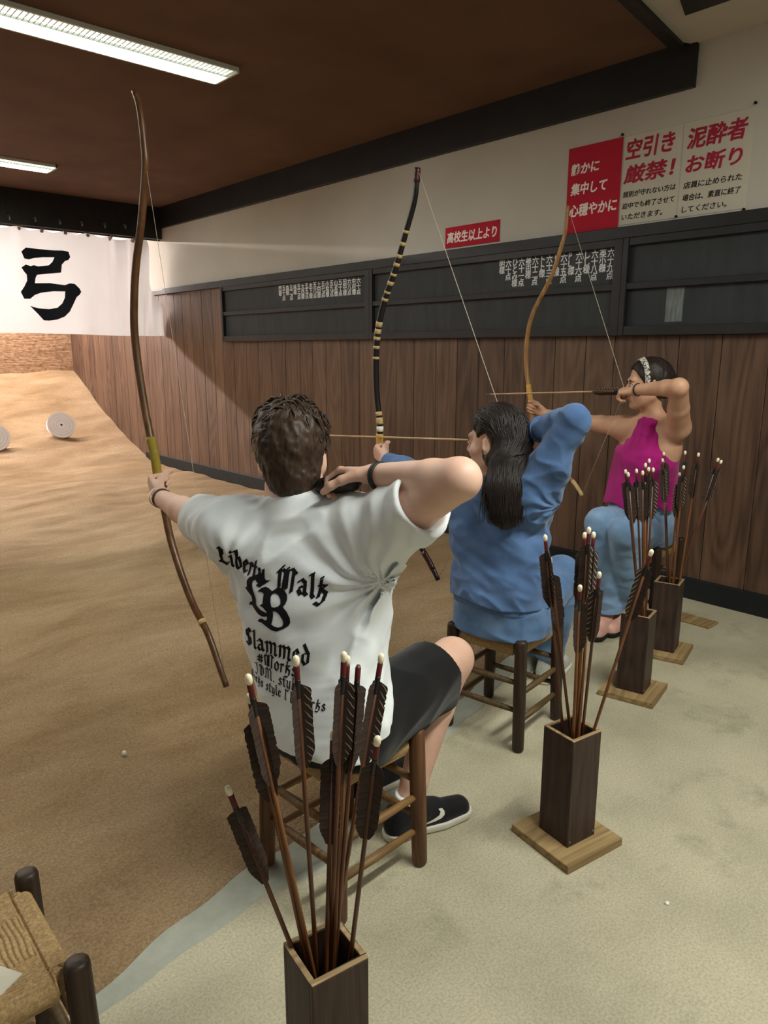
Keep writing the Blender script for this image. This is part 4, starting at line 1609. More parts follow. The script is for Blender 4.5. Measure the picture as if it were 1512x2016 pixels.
def folds(A, U, W, freq=13, amp=.007, r0=.03, r1=.22, seed=3):
    """creases that radiate from a pulled point A in the plane of U and W"""
    A = np.array(A, float); U = nrm(U); W = nrm(W)
    def fn(x, y, z):
        px, py, pz = x - A[0], y - A[1], z - A[2]
        a = px * U[0] + py * U[1] + pz * U[2]
        b = px * W[0] + py * W[1] + pz * W[2]
        rr = np.sqrt(px * px + py * py + pz * pz)
        th = np.arctan2(b, a) + .25 * vnoise(x * 9, y * 9, z * 9, seed)
        s_ = np.sin(th * freq)
        s_ = np.sign(s_) * np.abs(s_) ** 1.3
        env = np.clip(rr / r0, 0, 1) * np.exp(-(rr / r1) ** 2)
        return amp * env * s_ * (0.6 + .4 * vnoise(x * 14, y * 14, z * 14, seed + 5))
    return fn


def wrinkle(dirv, scale, stretch, amp, seed):
    """soft cloth creases running along dirv"""
    d = nrm(dirv)
    a = nrm(np.cross(d, V(.31, .52, .79)))
    b = np.cross(d, a)
    def fn(x, y, z):
        p = x * d[0] + y * d[1] + z * d[2]
        q = x * a[0] + y * a[1] + z * a[2]
        w_ = x * b[0] + y * b[1] + z * b[2]
        n = vnoise(p * scale / stretch, q * scale, w_ * scale, seed) + .5 * vnoise(p * scale * 2 / stretch, q * scale * 2.1, w_ * scale * 2.1, seed + 1)
        return amp * (1 - 2 * np.abs(n))
    return fn


# ---- lettering drawn with a broad pen
GL = {
 'L': (.62, [[(.10, .95), (.20, 1.0), (.18, .2), (.08, .10)], [(.0, .12), (.2, .10), (.45, .0), (.60, .16)], [(.2, .95), (.36, .85), (.33, .62)]]),
 'W': (1.0, [[(.0, .70), (.24, .98)], [(.08, .80), (.14, .08)], [(.22, .82), (.36, .78), (.50, .94)], [(.40, .84), (.36, .04)], [(.52, .84), (.52, .08)], [(.54, .84), (.76, .96), (.98, .82)], [(.84, .88), (.80, .0)]]),
 'S': (.62, [[(.52, .86), (.36, 1.0), (.12, .86), (.14, .62), (.46, .44), (.5, .16), (.28, .0), (.04, .14)], [(.3, .98), (.3, .02)]]),
 'B': (.8, [[(.05, .88), (.18, .98), (.18, .04)], [(.18, .98), (.5, 1.0), (.64, .80), (.30, .54)], [(.30, .54), (.68, .44), (.70, .14), (.40, -.02), (.04, .08)]]),
 'J': (.6, [[(.12, .92), (.5, 1.0), (.42, .90), (.40, .1), (.16, -.2), (-.02, -.06)]]),
 'D': (.8, [[(.04, .9), (.2, 1.0), (.16, .04), (.40, -.02), (.68, .24), (.66, .72), (.36, 1.0), (.18, .94)], [(.4, .9), (.38, .1)]]),
 'M': (1.05, [[(.0, .1), (.14, .04), (.16, .94), (.04, .86)], [(.16, .94), (.34, 1.0), (.44, .86), (.44, .04)], [(.44, .86), (.62, 1.0), (.8, .86), (.8, .06), (.92, .0)]]),
 'a': (.5, [[(.06, .52), (.2, .64), (.36, .54), (.36, .08), (.46, .02)], [(.36, .36), (.14, .30), (.06, .14), (.18, .0), (.36, .10)]]),
 'b': (.5, [[(.02, .94), (.12, 1.0), (.12, .08), (.26, .0)], [(.12, .52), (.28, .64), (.42, .5), (.42, .14), (.26, .0)]]),
 'd': (.5, [[(.10, .14), (.10, .48), (.30, .60)], [(.10, .14), (.24, .0), (.40, .12), (.42, .56), (.10, .96)]]),
 'e': (.44, [[(.36, .10), (.22, .0), (.08, .12), (.08, .50), (.22, .64), (.36, .48), (.10, .28)]]),
 'i': (.26, [[(.02, .56), (.12, .62), (.12, .06), (.22, .02)], [(.08, .84), (.16, .80)]]),
 'k': (.5, [[(.22, .94), (.10, .08)], [(.10, .58), (.44, .66)], [(.40, .64), (.20, .42), (.40, .30), (.38, .0), (.22, -.20), (.02, -.18)]]),
 'l': (.26, [[(.02, .94), (.12, 1.0), (.12, .08), (.22, .0)]]),
 'm': (.86, [[(.02, .56), (.12, .62), (.12, .02)], [(.12, .52), (.30, .64), (.42, .54), (.42, .02)], [(.42, .52), (.60, .64), (.72, .54), (.72, .06), (.82, .0)]]),
 'o': (.48, [[(.08, .14), (.08, .48), (.24, .64), (.40, .48), (.40, .14), (.24, .0), (.08, .14)]]),
 'r': (.36, [[(.02, .56), (.12, .62), (.12, .04)], [(.12, .50), (.26, .64), (.34, .54)]]),
 's': (.42, [[(.34, .54), (.2, .64), (.08, .50), (.34, .22), (.32, .08), (.18, .0), (.04, .12)]]),
 't': (.32, [[(.12, .86), (.12, .08), (.26, .0)], [(.0, .60), (.26, .60)]]),
 'w': (.72, [[(.02, .62), (.12, .58), (.10, .12), (.22, .0), (.36, .12)], [(.36, .62), (.36, .12), (.48, .0), (.64, .14), (.64, .56), (.54, .64)]]),
 'y': (.48, [[(.04, .62), (.12, .56), (.10, .14), (.24, .0), (.40, .12)], [(.38, .64), (.40, .0), (.24, -.26), (.08, -.22)]]),
 '#': (.62, [[(.22, .70), (.14, .08)], [(.44, .70), (.36, .08)], [(.04, .50), (.56, .50)], [(.0, .26), (.52, .26)]]),
 '.': (.2, [[(.06, .06), (.12, .02)]]), ' ': (.3, [])}


def letters(s, size, nib=.17, ang=40):
    """2-D quads of a line of broad-pen letters, centred on x, baseline 0"""
    na = math.radians(ang)
    nv = np.array([math.cos(na), math.sin(na)]) * nib / 2
    tv = np.array([-math.sin(na), math.cos(na)]) * nib * .14
    x0, quads = 0, []
    for ch in s:
        w_, st = GL[ch]
        for pl in st:
            for (a, b) in zip(pl, pl[1:]):
                a = np.array(a) + (x0, 0); b = np.array(b) + (x0, 0)
                d = b - a
                n = max(1, int(np.linalg.norm(d) / .12))
                for k in range(n):
                    p, q = a + d * k / n, a + d * (k + 1) / n
                    quads.append([p - nv - tv, p + nv - tv, p + nv + tv, p - nv + tv]) if k == 0 else None
                    quads.append([q - nv - tv, q + nv - tv, q + nv + tv, q - nv + tv])
                    quads.append([p - nv, p + nv, q + nv, q - nv])
                    if abs(d @ np.array([-nv[1], nv[0]])) < .3 * nib * np.linalg.norm(d) * .5:
                        quads.append([p - tv, p + tv, q + tv, q - tv])
        x0 += w_ + .10
    return [(np.array(q) - (x0 / 2, 0)) * size for q in quads]


def print_on(name, bvh, quads, place, fdir, mat, parent, org, off=.0012):
    """lays flat quads onto the cloth: place(u, v) gives a point behind it, fdir the way to the cloth"""
    vs, fs = [], []
    for q in quads:
        g = []
        ok = True
        for (u, v) in q:
            p = on_surface(bvh, place(u, v), fdir, off)
            if p is None:
                ok = False
                break
            g.append(p)
        if ok:
            b = len(vs)
            vs.extend(map(tuple, g))
            fs.append((b, b + 1, b + 2, b + 3))
    # every facet faces outwards
    fd = np.array(fdir)
    ff = []
    for f in fs:
        a, b, c = (np.array(vs[i]) for i in f[:3])
        ff.append(f if np.cross(b - a, c - a) @ fd < 0 else tuple(reversed(f)))
    return mesh_obj(name, vs, ff, mat, parent, False, org)


# ================================================================== the man in the white t-shirt
ORG = (1.07, 1.40, 0.0)
pel, c7 = V(1.07, 1.39, .46), V(1.064, 1.515, 1.002)
rsh, relb, rwr = V(1.141, 1.284, .970), V(1.138, 1.021, 1.133), V(1.133, 1.290, 1.109)
lsh, lelb, lwr = V(.978, 1.694, .925), V(1.019, 2.001, .909), V(1.050, 2.268, .918)
rkn, ran = V(1.520, 1.377, .497), V(1.335, 1.372, .10)
lkn, lan = V(1.400, 1.715, .480), V(1.335, 1.605, .10)
rv = nrm(rsh - lsh)
uv = nrm(c7 - pel)
uv = nrm(uv - rv * (uv @ rv))
fv = np.cross(uv, rv)
hc = V(1.090, 1.562, 1.122)
hf, hu = V(.56, .82, -.04), V(-.04, .02, 1)

F = Vol((.84, .86, -.01), (1.66, 2.50, 1.30), .0036)
r0, f0 = V(.05, -1, 0), V(1, .05, 0)
F.trunk([((1.07, 1.39, .44), r0, f0, .160, .115), ((1.06, 1.42, .62), nrm(r0 + rv), nrm(f0 + fv), .140, .100), ((1.075, 1.455, .80), rv, fv, .165, .112), ((1.085, 1.492, .92), rv, fv, .160, .095), ((1.085, 1.505, .965), rv, fv, .10, .07)])
P = head(F, hc, hf, hu)
F.chain([V(1.08, 1.51, .94), V(1.086, 1.545, 1.09)], [.066, .060], .03)
F.cone(V(1.08, 1.52, 1.0), rsh, .045, .060, .05)
F.cone(V(1.08, 1.52, 1.0), lsh, .045, .060, .05)
arm(F, rsh, relb, rwr, (.064, .054, .045, .041, .027))
arm(F, lsh, lelb, lwr, (.062, .052, .043, .042, .028))
hand(F, rwr, V(-.06, .98, -.08), V(-.35, -.1, -.93), V(-.9, .1, .3), 1.0, ((35, 60, 40), (45, 65, 45), (60, 70, 50), (65, 75, 50)), (25, 10, 15))
hand(F, lwr, V(.10, .86, .34), V(.95, -.18, .12), V(-.1, -.3, .95), 1.0, ((78, 88, 45),) * 4, (20, 30, 35), 1)
for hp, kn, an in ((V(1.09, 1.30, .45), rkn, ran), (V(1.09, 1.49, .45), lkn, lan)):
    F.chain([hp, hp * .5 + kn * .5, kn], [.090, .078, .060], .04)
    m = kn * .68 + an * .32 + V(-.018, 0, 0)
    F.chain([kn, m, an * .85 + kn * .15, an], [.058, .060, .040, .036], .03)
    fr = V(1, -.24, 0) if an is ran else V(1, .05, 0)
    F.chain([an + V(-.02, 0, -.045), an + fr * .07 + V(0, 0, -.058), an + fr * .15 + V(0, 0, -.068)], [.030, .028, .020], .02)
F.put(lambda X, Y, Z:   .422 - Z + 0 * (X + Y), (.97, 1.24, .30), (1.25, 1.55, .40), 0, 'int')
man = F.build('person', M_SKIN, None, ORG)
tag(man, 'seated man in a white t-shirt and black shorts drawing a bow, back to the camera', 'person')

# t-shirt
T = Vol((.80, 1.02, .33), (1.36, 2.02, 1.12), .0036)
T.trunk([((1.050, 1.365, .375), r0, f0, .172, .138), ((1.045, 1.370, .47), r0, f0, .174, .138), ((1.05, 1.408, .62), nrm(r0 + rv), nrm(f0 + fv), .186, .130), ((1.055, 1.440, .74), rv, fv, .202, .130), ((1.064, 1.464, .82), rv, fv, .206, .126), ((1.075, 1.490, .91), rv, fv, .182, .108), ((1.080, 1.502, .965), rv, fv, .105, .080)], p=2.3)
ra = rsh + (relb - rsh) * .60
la = lsh + (lelb - lsh) * .74
T.cone(rsh + V(0, .03, -.02), ra, .092, .076, .06)
T.cone(lsh + V(0, -.03, -.01), la, .088, .066, .06)
T.cone(V(1.078, 1.515, .985), rsh + V(0, 0, .02), .050, .062, .05)
T.cone(V(1.078, 1.515, .985), lsh + V(0, 0, .01), .050, .062, .05)
bk = lambda u, v: V(.80, 1.45, .80) + rv * u + V(0, 0, 1) * v
ARMR = V(1.091, 1.228, 0.861)
T.displace(folds(ARMR, rv, V(.05, .1, 1), 13, .0125, .03, .26, 3))
T.displace(folds(V(.90, 1.60, .86), rv, V(.05, .1, 1), 9, .005, .04, .18, 11))
T.displace(wrinkle(V(.2, -.5, .8), 12, 2.6, .0050, 21))
T.displace(wrinkle(nrm(rv - V(0, 0, .5)), 10, 3.2, .0040, 31))
T.plane(ra, relb - rsh, R=.20)
T.plane(la, lelb - lsh, R=.20)
T.put(lambda X, Y, Z: (.440 + .006 * np.sin(Y * 26) - .05 * (X - .95)) - Z, (.8, 1.0, .3), (1.4, 1.8, .5), 0, 'int')
# hollow sleeve ends, hem and neck
T.cone(ra + (relb - rsh) * .2, ra - nrm(relb - rsh) * .05, .070, .062, .006, 'sub')
T.cone(la + (lelb - lsh) * .2, la - nrm(lelb - lsh) * .05, .060, .054, .006, 'sub')
T.trunk([((1.050, 1.365, .33), r0, f0, .164, .130), ((1.046, 1.37, .462), r0, f0, .164, .128)], .006, 'sub')
T.cyl(V(1.076, 1.506, .950), V(1.085, 1.530, 1.020), .084, .0745, .03)
T.cyl(V(1.084, 1.526, 1.006), V(1.086, 1.533, 1.028), .0765, .0735, .004)
T.chain([V(1.082, 1.52, .965), V(1.088, 1.545, 1.14)], [.066, .068], .004, 'sub')
T.smooth = 7
tee = T.build('t_shirt', M_TEE, man, ORG)
tee['org'] = ORG
man['org'] = ORG
bt = bvh_of(tee)
bd = nrm(V(fv[0], fv[1], 0))
br = nrm(V(rv[0], rv[1], 0))
BO = V(.93, 1.432, 0) - bd * .25
def back(z0, u0=0, tilt=0.0, arc=0.0):
    return lambda u, v: BO + br * (u + u0) + V(0, 0, z0 + v + tilt * u - arc * u * u)
prs = []
M_PRINT = simple('black_print', srgb(20, 20, 24), .7, .2, .05, 10)
SHIRT_LINES = [('Liberty', .046, .852, -.112, -.12, .0, .24), ('Walk', .054, .830, .078, -.10, .25, .22), ('Slammed', .046, .676, .018, .0, .2, .20), ('#Works', .034, .640, .024, 0, .2, .18), ('JDM. style', .028, .608, .02, 0, .2, .16), ('Works style l b works', .025, .578, .035, 0, .2, .17)]
for s_, sz, z0, u0, tl, ar, nb in SHIRT_LINES:
    qs = letters(s_, sz, nb)
    prs.append(print_on('lettering', bt, qs, back(z0, u0, tl, ar), bd, M_PRINT, tee, (0, 0, 0)))
LB1 = [[(150,555),(200,515),(185,415),(235,350),(510,215),(570,290),(610,335),(700,318),(570,420),(510,450),(440,410),(380,350),(340,370),(330,450),(350,520),(390,610),(430,700),(448,795),(560,850),(720,890),(730,945),(620,965),(540,950),(430,900),(310,845),(230,865),(260,800),(325,770),(325,690),(290,650),(160,575)]]
LB2 = [[(455,555),(520,490),(600,450),(680,460),(760,500),(880,405),(980,430),(1060,510),(1085,590),(1070,660),(1030,720),(1120,790),(1180,880),(1190,960),(1160,1030),(1060,1100),(950,1160),(850,1155),(720,1110),(620,1075),(515,1075),(560,1020),(620,1000),(700,1015),(725,1000),(730,950),(700,860),(620,800),(540,785),(605,740),(600,640),(595,570),(540,550)],
       [(770,550),(820,525),(890,545),(950,610),(970,680),(930,730),(850,765),(795,760),(765,680),(755,600)],
       [(830,830),(900,825),(970,860),(1040,930),(1065,990),(1050,1050),(980,1085),(900,1080),(835,1055),(850,990),(850,900)]]
bm = bmesh.new()
for loops in (LB1, LB2):
    es = []
    for lp_ in loops:
        bv = [bm.verts.new(((x - 670) * 1.47e-4, (690 - y) * 1.36e-4, 0)) for x, y in lp_]
        es += [bm.edges.new((bv[i], bv[(i + 1) % len(bv)])) for i in range(len(bv))]
    bmesh.ops.triangle_fill(bm, edges=es, use_beauty=True)
for _ in range(4):
    es = [e for e in bm.edges if e.calc_length() > .007]
    bmesh.ops.subdivide_edges(bm, edges=es, cuts=1)
    bmesh.ops.triangulate(bm, faces=bm.faces)
pl_ = back(.800, -.018)
for q in bm.verts:
    h_ = on_surface(bt, pl_(q.co.x, q.co.y), bd, .0014)
    q.co = Vector(h_ - np.array(ORG))
bmesh.ops.recalc_face_normals(bm, faces=bm.faces)
me = bpy.data.meshes.new('emblem')
bm.to_mesh(me)
bm.free()
me.materials.append(M_PRINT)
o = bpy.data.objects.new('emblem', me)
COL.objects.link(o)
o.parent = tee
for o in prs:
    o.data.transform(Matrix.Translation(-Vector(ORG)))

# shorts
T = Vol((.84, 1.14, .28), (1.58, 1.80, .62), .004)
T.trunk([((1.06, 1.39, .40), r0, f0, .172, .128), ((1.06, 1.39, .56), r0, f0, .166, .120)], p=2.3)
for hp, kn in ((V(1.07, 1.300, .462), rkn), (V(1.07, 1.49, .462), lkn)):
    e = hp + (kn - hp) * .80
    T.cone(hp, e + V(0, 0, .002), .108, .094, .03)
    T.cone(hp, e + V(0, 0, -.045), .09, .080, .03)
T.displace(wrinkle(V(.9, .1, .3), 11, 2.2, .004, 41))
for hp, kn in ((V(1.07, 1.300, .462), rkn), (V(1.07, 1.49, .462), lkn)):
    e = hp + (kn - hp) * .80
    d_ = nrm(nrm(kn - hp) + V(0, 0, .12))
    T.plane(e, d_, R=.2)
    T.cone(e + d_ * .05, e - d_ * .04, .084, .076, .006, 'sub')
T.put(lambda X, Y, Z: .402 - Z, (.96, 1.2, .2), (1.26, 1.6, .5), 0, 'int')
sh = T.build('shorts', M_SHORT, man, ORG)

# shoes and socks
o1, PS = shoe(man, V(1.255, 1.392, 0), V(1.555, 1.318, 0), ORG, M_SHOEB, M_SOLEW)
o2, _ = shoe(man, V(1.292, 1.590, 0), V(1.590, 1.610, 0), ORG, M_SHOEB, M_SOLEW)
bs = bvh_of(o1)
f_ = nrm(V(.30, -.074, 0))
rr_ = V(f_[1], -f_[0], 0)
SW = [(.0, .0), (.30, .07), (.60, .17), (.80, .30), (.86, .46), (.80, .62), (.93, .60), (1.0, .42), (.98, .24), (.86, .10), (.62, .01), (.32, -.02)]
bm = bmesh.new()
bv = [bm.verts.new((x, y, 0)) for x, y in SW]
bmesh.ops.triangle_fill(bm, edges=[bm.edges.new((bv[i], bv[(i + 1) % len(bv)])) for i in range(len(bv))], use_beauty=True)
for _ in range(3):
    bmesh.ops.subdivide_edges(bm, edges=[e for e in bm.edges if e.calc_length() > .09], cuts=1)
    bmesh.ops.triangulate(bm, faces=bm.faces)
for q in bm.verts:
    p0 = V(1.255, 1.392, 0) + f_ * (.090 + .098 * q.co.x) + V(0, 0, .038 + .052 * q.co.y) + rr_ * .15
    h_ = on_surface(bs, p0, -rr_, .0012)
    q.co = Vector((h_ if h_ is not None else p0 - rr_ * .11) - np.array(ORG))
bmesh.ops.recalc_face_normals(bm, faces=bm.faces)
me = bpy.data.meshes.new('logo')
bm.to_mesh(me)
bm.free()
me.materials.append(M_SOLEW)
lo_ = bpy.data.objects.new('logo', me)
COL.objects.link(lo_)
lo_.parent = o1
lo_['label'] = 'white curved tick on the shoe side'
for an, fr in ((ran, V(1, -.24, 0)), (lan, V(1, .05, 0))):
    T = Vol(an - .10, an + .10, .0035)
    T.chain([an + V(0, 0, -.04), an + V(0, 0, 0), an + V(.006, 0, .034)], [.028, .038, .0425], 0)
    T.plane(an + V(0, 0, .036), V(-.2, 0, 1), R=.1)
    T.build('sock', M_SOCK, man, ORG)

# glove, watch band, bracelets
T = Vol(rwr - .09, rwr + V(.12, .24, .10), .003)
kd = V(-.06, .98, -.08)
T.chain([rwr + nrm(kd) * .055 + V(-.018, 0, -.014), rwr + nrm(kd) * .10 + V(-.016, 0, -.022), rwr + nrm(kd) * .15 + V(-.03, 0, -.030)], [.026, .027, .020], 0)
gl = T.build('glove', M_GLOVE, man, ORG)
MB().tube([rwr + nrm(kd) * .05 + V(-.004, 0, -.028), rwr + nrm(kd) * .058 + V(-.036, 0, .0), rwr + nrm(kd) * .075 + V(-.022, 0, .019), rwr + nrm(kd) * .088 + V(.015, 0, .016)], .003, 6).build('strap', M_GLOVE, gl, True, org=ORG)
wrist_band('watch_band', rwr + V(0, -.022, 0), kd, .0305, M_GLOVE, man, ORG, .013, .004)
wd = nrm(lwr - lelb)
wrist_band('watch_band', lwr - wd * .012, wd, .0305, simple('brown_leather', srgb(70, 54, 40), .5, .4), man, ORG, .011, .003)
wrist_band('bracelet', lwr + wd * .014, wd, .0325, simple('pale_beads', srgb(232, 214, 196), .4, .5), man, ORG, .006, .003)

# hair
T = Vol(hc - .17, hc + .19, .0034)
hfv, huv = nrm(hf), nrm(hu - nrm(hf) * (hu @ nrm(hf)))
hrv = np.cross(hfv, huv)
T.ell(P(-.004, -.014, .044), (.092, .110, .100), (hrv, hfv, huv))
T.ell(P(0, .01, .090), (.080, .090, .060), (hrv, hfv, huv), .04)
T.ell(P(0, -.040, -.040), (.070, .070, .070), (hrv, hfv, huv), .03)
T.displace(lambda x, y, z: .0045 * vnoise(x * 55, y * 55, z * 40, 5) + .003 * vnoise(x * 120, y * 120, z * 90, 6))
T.plane(P(0, .082, .06), nrm(hfv - huv * .35), R=.2)
T.plane(P(0, .028, -.01), nrm(hfv * 1.0 - huv * .9), R=.2)
T.plane(P(0, -.06, -.090), nrm(-huv + hfv * .05), R=.2)
hair = T.build('hair', M_HAIR1, man, ORG)
man_hair = []
hr = random.Random(5)
hc0 = P(0, -.005, .045)
for i in range(900):
    a = hr.uniform(-math.pi, math.pi)
    el_ = math.asin(hr.uniform(-.15, 1))
    dr = nrm(hrv * math.cos(a) * math.cos(el_) + hfv * math.sin(a) * math.cos(el_) + huv * math.sin(el_))
    if dr @ hfv > .75 and dr @ huv < .45: continue
    sw = nrm(np.cross(dr, huv + hrv * .4 + .3 * V(hr.uniform(-1, 1), hr.uniform(-1, 1), hr.uniform(-1, 1))))
    down = nrm(-huv + dr * (huv @ dr))
    tdir = nrm(sw * hr.uniform(-.2, 1.0) + down * hr.uniform(.1, .9) + hfv * .2)
    ln = hr.uniform(.035, .072) * (.55 + .45 * max(0, dr @ huv))
    base = hc0 + dr * (V(.083, .103, .108) @ np.abs(V(dr @ hrv, dr @ hfv, dr @ huv)) if False else 1 / math.sqrt(((dr @ hrv) / .084) ** 2 + ((dr @ hfv) / .104) ** 2 + ((dr @ huv) / .104) ** 2))
    lift = hr.uniform(.005, .019) * (.4 + .6 * max(0, dr @ huv))
    pts = []
    for k in range(5):
        q = k / 4
        p = base + tdir * ln * q - dr * (.10 * (ln * q) ** 2 / .01 * .05)
        p = p + dr * (lift * math.sin(math.pi * min(1, q * 1.1)) + .002) + sw * .004 * math.sin(q * 4 + i)
        pts.append(p)
    man_hair.append((pts, [.0034, .0038, .0033, .0022, .0005], (tuple(dr), .55)))
lock_mesh('locks', man_hair, M_HAIR1, hair, ORG)
face_bits(P, man, ORG, 1.0, None, M_HAIR1)

# ================================================================== the woman in the blue sweatshirt
ORG = (2.05, 1.60, 0.0)
pel, c7 = V(2.03, 1.60, .46), V(1.985, 1.605, .95)
rsh, relb, rwr = V(1.985, 1.455, .930), V(1.990, 1.308, 1.186), V(2.060, 1.520, 1.124)
lsh, lelb, lwr = V(1.985, 1.760, .905), V(2.040, 2.030, .895), V(2.052, 2.258, .940)
rkn, ran = V(2.440, 1.625, .505), V(2.505, 1.710, .09)
lkn, lan = V(2.44, 1.79, .500), V(2.485, 1.805, .09)
rv = nrm(rsh - lsh)
rv = nrm(V(rv[0] + .12, rv[1], 0))
uv = nrm(nrm(c7 - pel) - rv * (nrm(c7 - pel) @ rv))
fv = np.cross(uv, rv)
hc = V(1.985, 1.618, 1.085)
hf, hu = V(-.16, .98, -.06), V(0, .05, 1)
r0, f0 = V(.1, -1, 0), V(1, .1, 0)
F = Vol((1.78, 1.20, -.01), (2.72, 2.46, 1.26), .0036)
F.trunk([((2.03, 1.60, .44), r0, f0, .165, .125), ((2.02, 1.60, .60), r0, f0, .130, .095), ((2.01, 1.605, .78), rv, fv, .145, .100), ((2.0, 1.607, .88), rv, fv, .140, .088), ((1.995, 1.608, .92), rv, fv, .09, .065)])
PB_ = head(F, hc, hf, hu, .95, True)
F.chain([V(1.995, 1.608, .90), V(1.99, 1.612, 1.03)], [.052, .048], .03)
F.cone(V(1.995, 1.608, .95), rsh, .036, .05, .05)
F.cone(V(1.995, 1.608, .95), lsh, .036, .05, .05)
arm(F, rsh, relb, rwr, (.052, .044, .036, .034, .024))
arm(F, lsh, lelb, lwr, (.052, .042, .036, .034, .024))
hand(F, rwr, V(.05, .98, -.10), V(-.2, -.1, -.95), V(-.9, .1, .2), .88, ((35, 60, 40), (45, 65, 45), (60, 70, 50), (65, 75, 50)), (25, 10, 15))
hand(F, lwr, V(.10, .80, .40), V(.95, -.18, .12), V(-.1, -.3, .95), .9, ((80, 88, 45),) * 4, (20, 30, 35), 1)
for hp, kn, an, fr in ((V(2.06, 1.51, .44), rkn, ran, V(1, .17, 0)), (V(2.06, 1.70, .44), lkn, lan, V(1, .17, 0))):
    F.chain([hp, hp * .5 + kn * .5, kn], [.085, .070, .054], .04)
    F.chain([kn, kn * .66 + an * .34 + V(-.015, 0, 0), an], [.052, .052, .034], .03)
    F.chain([an + V(-.02, 0, -.03), an + fr * .06 + V(0, 0, -.04), an + fr * .14 + V(0, 0, -.06)], [.032, .032, .024], .02)
F.put(lambda X, Y, Z: .424 - Z + 0 * (X + Y), (1.86, 1.42, .28), (2.24, 1.79, .40), 0, 'int')
wom = F.build('person', M_SKIN, None, ORG)
wom['org'] = ORG
tag(wom, 'seated woman with long dark hair in a blue sweatshirt and jeans drawing a bow', 'person')

T = Vol((1.74, 1.18, .40), (2.24, 2.30, 1.28), .0036)
T.trunk([((2.025, 1.60, .45), r0, f0, .178, .150), ((2.015, 1.60, .53), r0, f0, .178, .148), ((2.01, 1.60, .66), r0, f0, .178, .130), ((2.005, 1.605, .80), rv, fv, .182, .122), ((1.998, 1.607, .89), rv, fv, .165, .105), ((1.995, 1.608, .935), rv, fv, .095, .075)], p=2.3)
T.chain([rsh + V(.01, .02, -.03), rsh * .5 + relb * .5, relb], [.084, .064, .047], .05)
T.chain([relb, relb * .5 + rwr * .5, rwr * .85 + relb * .15], [.047, .046, .038], .006)
T.chain([lsh + V(.01, -.02, -.02), lsh * .5 + lelb * .5, lelb], [.080, .062, .052], .05)
T.chain([lelb, lelb * .5 + lwr * .5, lwr * .9 + lelb * .1], [.052, .050, .042], .012)
T.cone(V(1.995, 1.608, .95), rsh, .042, .06, .05)
T.cone(V(1.995, 1.608, .95), lsh, .042, .06, .05)
T.displace(folds(V(2.013, 1.369, 0.888), V(.3, -1, 0), V(0, 0, 1), 10, .008, .03, .14, 7))
T.displace(wrinkle(nrm(np.cross(relb - rsh, V(-.8, -.6, 0))) * 1.0, 16, 2.5, .0055, 51), .03)
T.displace(wrinkle(V(.1, -1, .45), 8, 2.6, .0055, 61))
T.cyl(V(1.994, 1.607, .89), V(1.992, 1.609, .968), .086, .068, .03)
T.smooth = 3
T.chain([V(1.995, 1.609, .93), V(1.99, 1.612, 1.08)], [.057, .062], .004, 'sub')
T.put(lambda X, Y, Z: (.526 + .006 * np.sin(Y * 20) - .10 * (X - 1.9)) - Z, (1.7, 1.2, .35), (2.3, 2.0, .6), 0, 'int')
T.plane(rwr * .90 + relb * .10, rwr - relb, R=.09)
T.plane(lwr * .93 + lelb * .07, lwr - lelb, R=.09)
swt = T.build('sweatshirt', M_BLUE, wom, ORG)
for a_, b_ in ((relb, rwr), (lelb, lwr)):
    T = Vol(b_ - .12, b_ + .12, .003)
    T.cone(a_ * .22 + b_ * .78, a_ * .02 + b_ * .98, .046, .036, 0)
    T.put(lambda X, Y, Z: .03 - np.sqrt((X - b_[0]) ** 2 + (Y - b_[1]) ** 2 + (Z - b_[2]) ** 2) if False else 0 * (X + Y + Z) - 1, b_ - .1, b_ + .1, 0, 'int')
    T.plane(b_ * .985 + a_ * .015, b_ - a_, R=.09)
    T.plane(a_ * .24 + b_ * .76, a_ - b_, R=.09)
    T.cone(b_ * .97 + a_ * .03, b_ * 1.2 - a_ * .2, .031, .033, .003, 'sub')
    T.build('cuff', M_BLUERIB, swt, (0, 0, 0)).data.transform(Matrix.Translation(-Vector(ORG)))
T = Vol((1.76, 1.34, .40), (2.26, 1.86, .60), .0036)
T.trunk([((2.025, 1.60, .47), r0, f0, .172, .146), ((2.018, 1.60, .56), r0, f0, .174, .147)], p=2.3)
T.put(lambda X, Y, Z: (.504 + .006 * np.sin(Y * 20) - .10 * (X - 1.9)) - Z, (1.7, 1.2, .35), (2.3, 2.0, .6), 0, 'int')
T.put(lambda X, Y, Z: Z - (.549 + .006 * np.sin(Y * 20) - .10 * (X - 1.9)), (1.7, 1.2, .35), (2.3, 2.0, .65), 0, 'int')
T.displace(lambda x, y, z: .0012 * np.sin(np.arctan2(y - 1.6, x - 2.02) * 110))
T.build('hem_band', M_BLUERIB, swt, (0, 0, 0)).data.transform(Matrix.Translation(-Vector(ORG)))

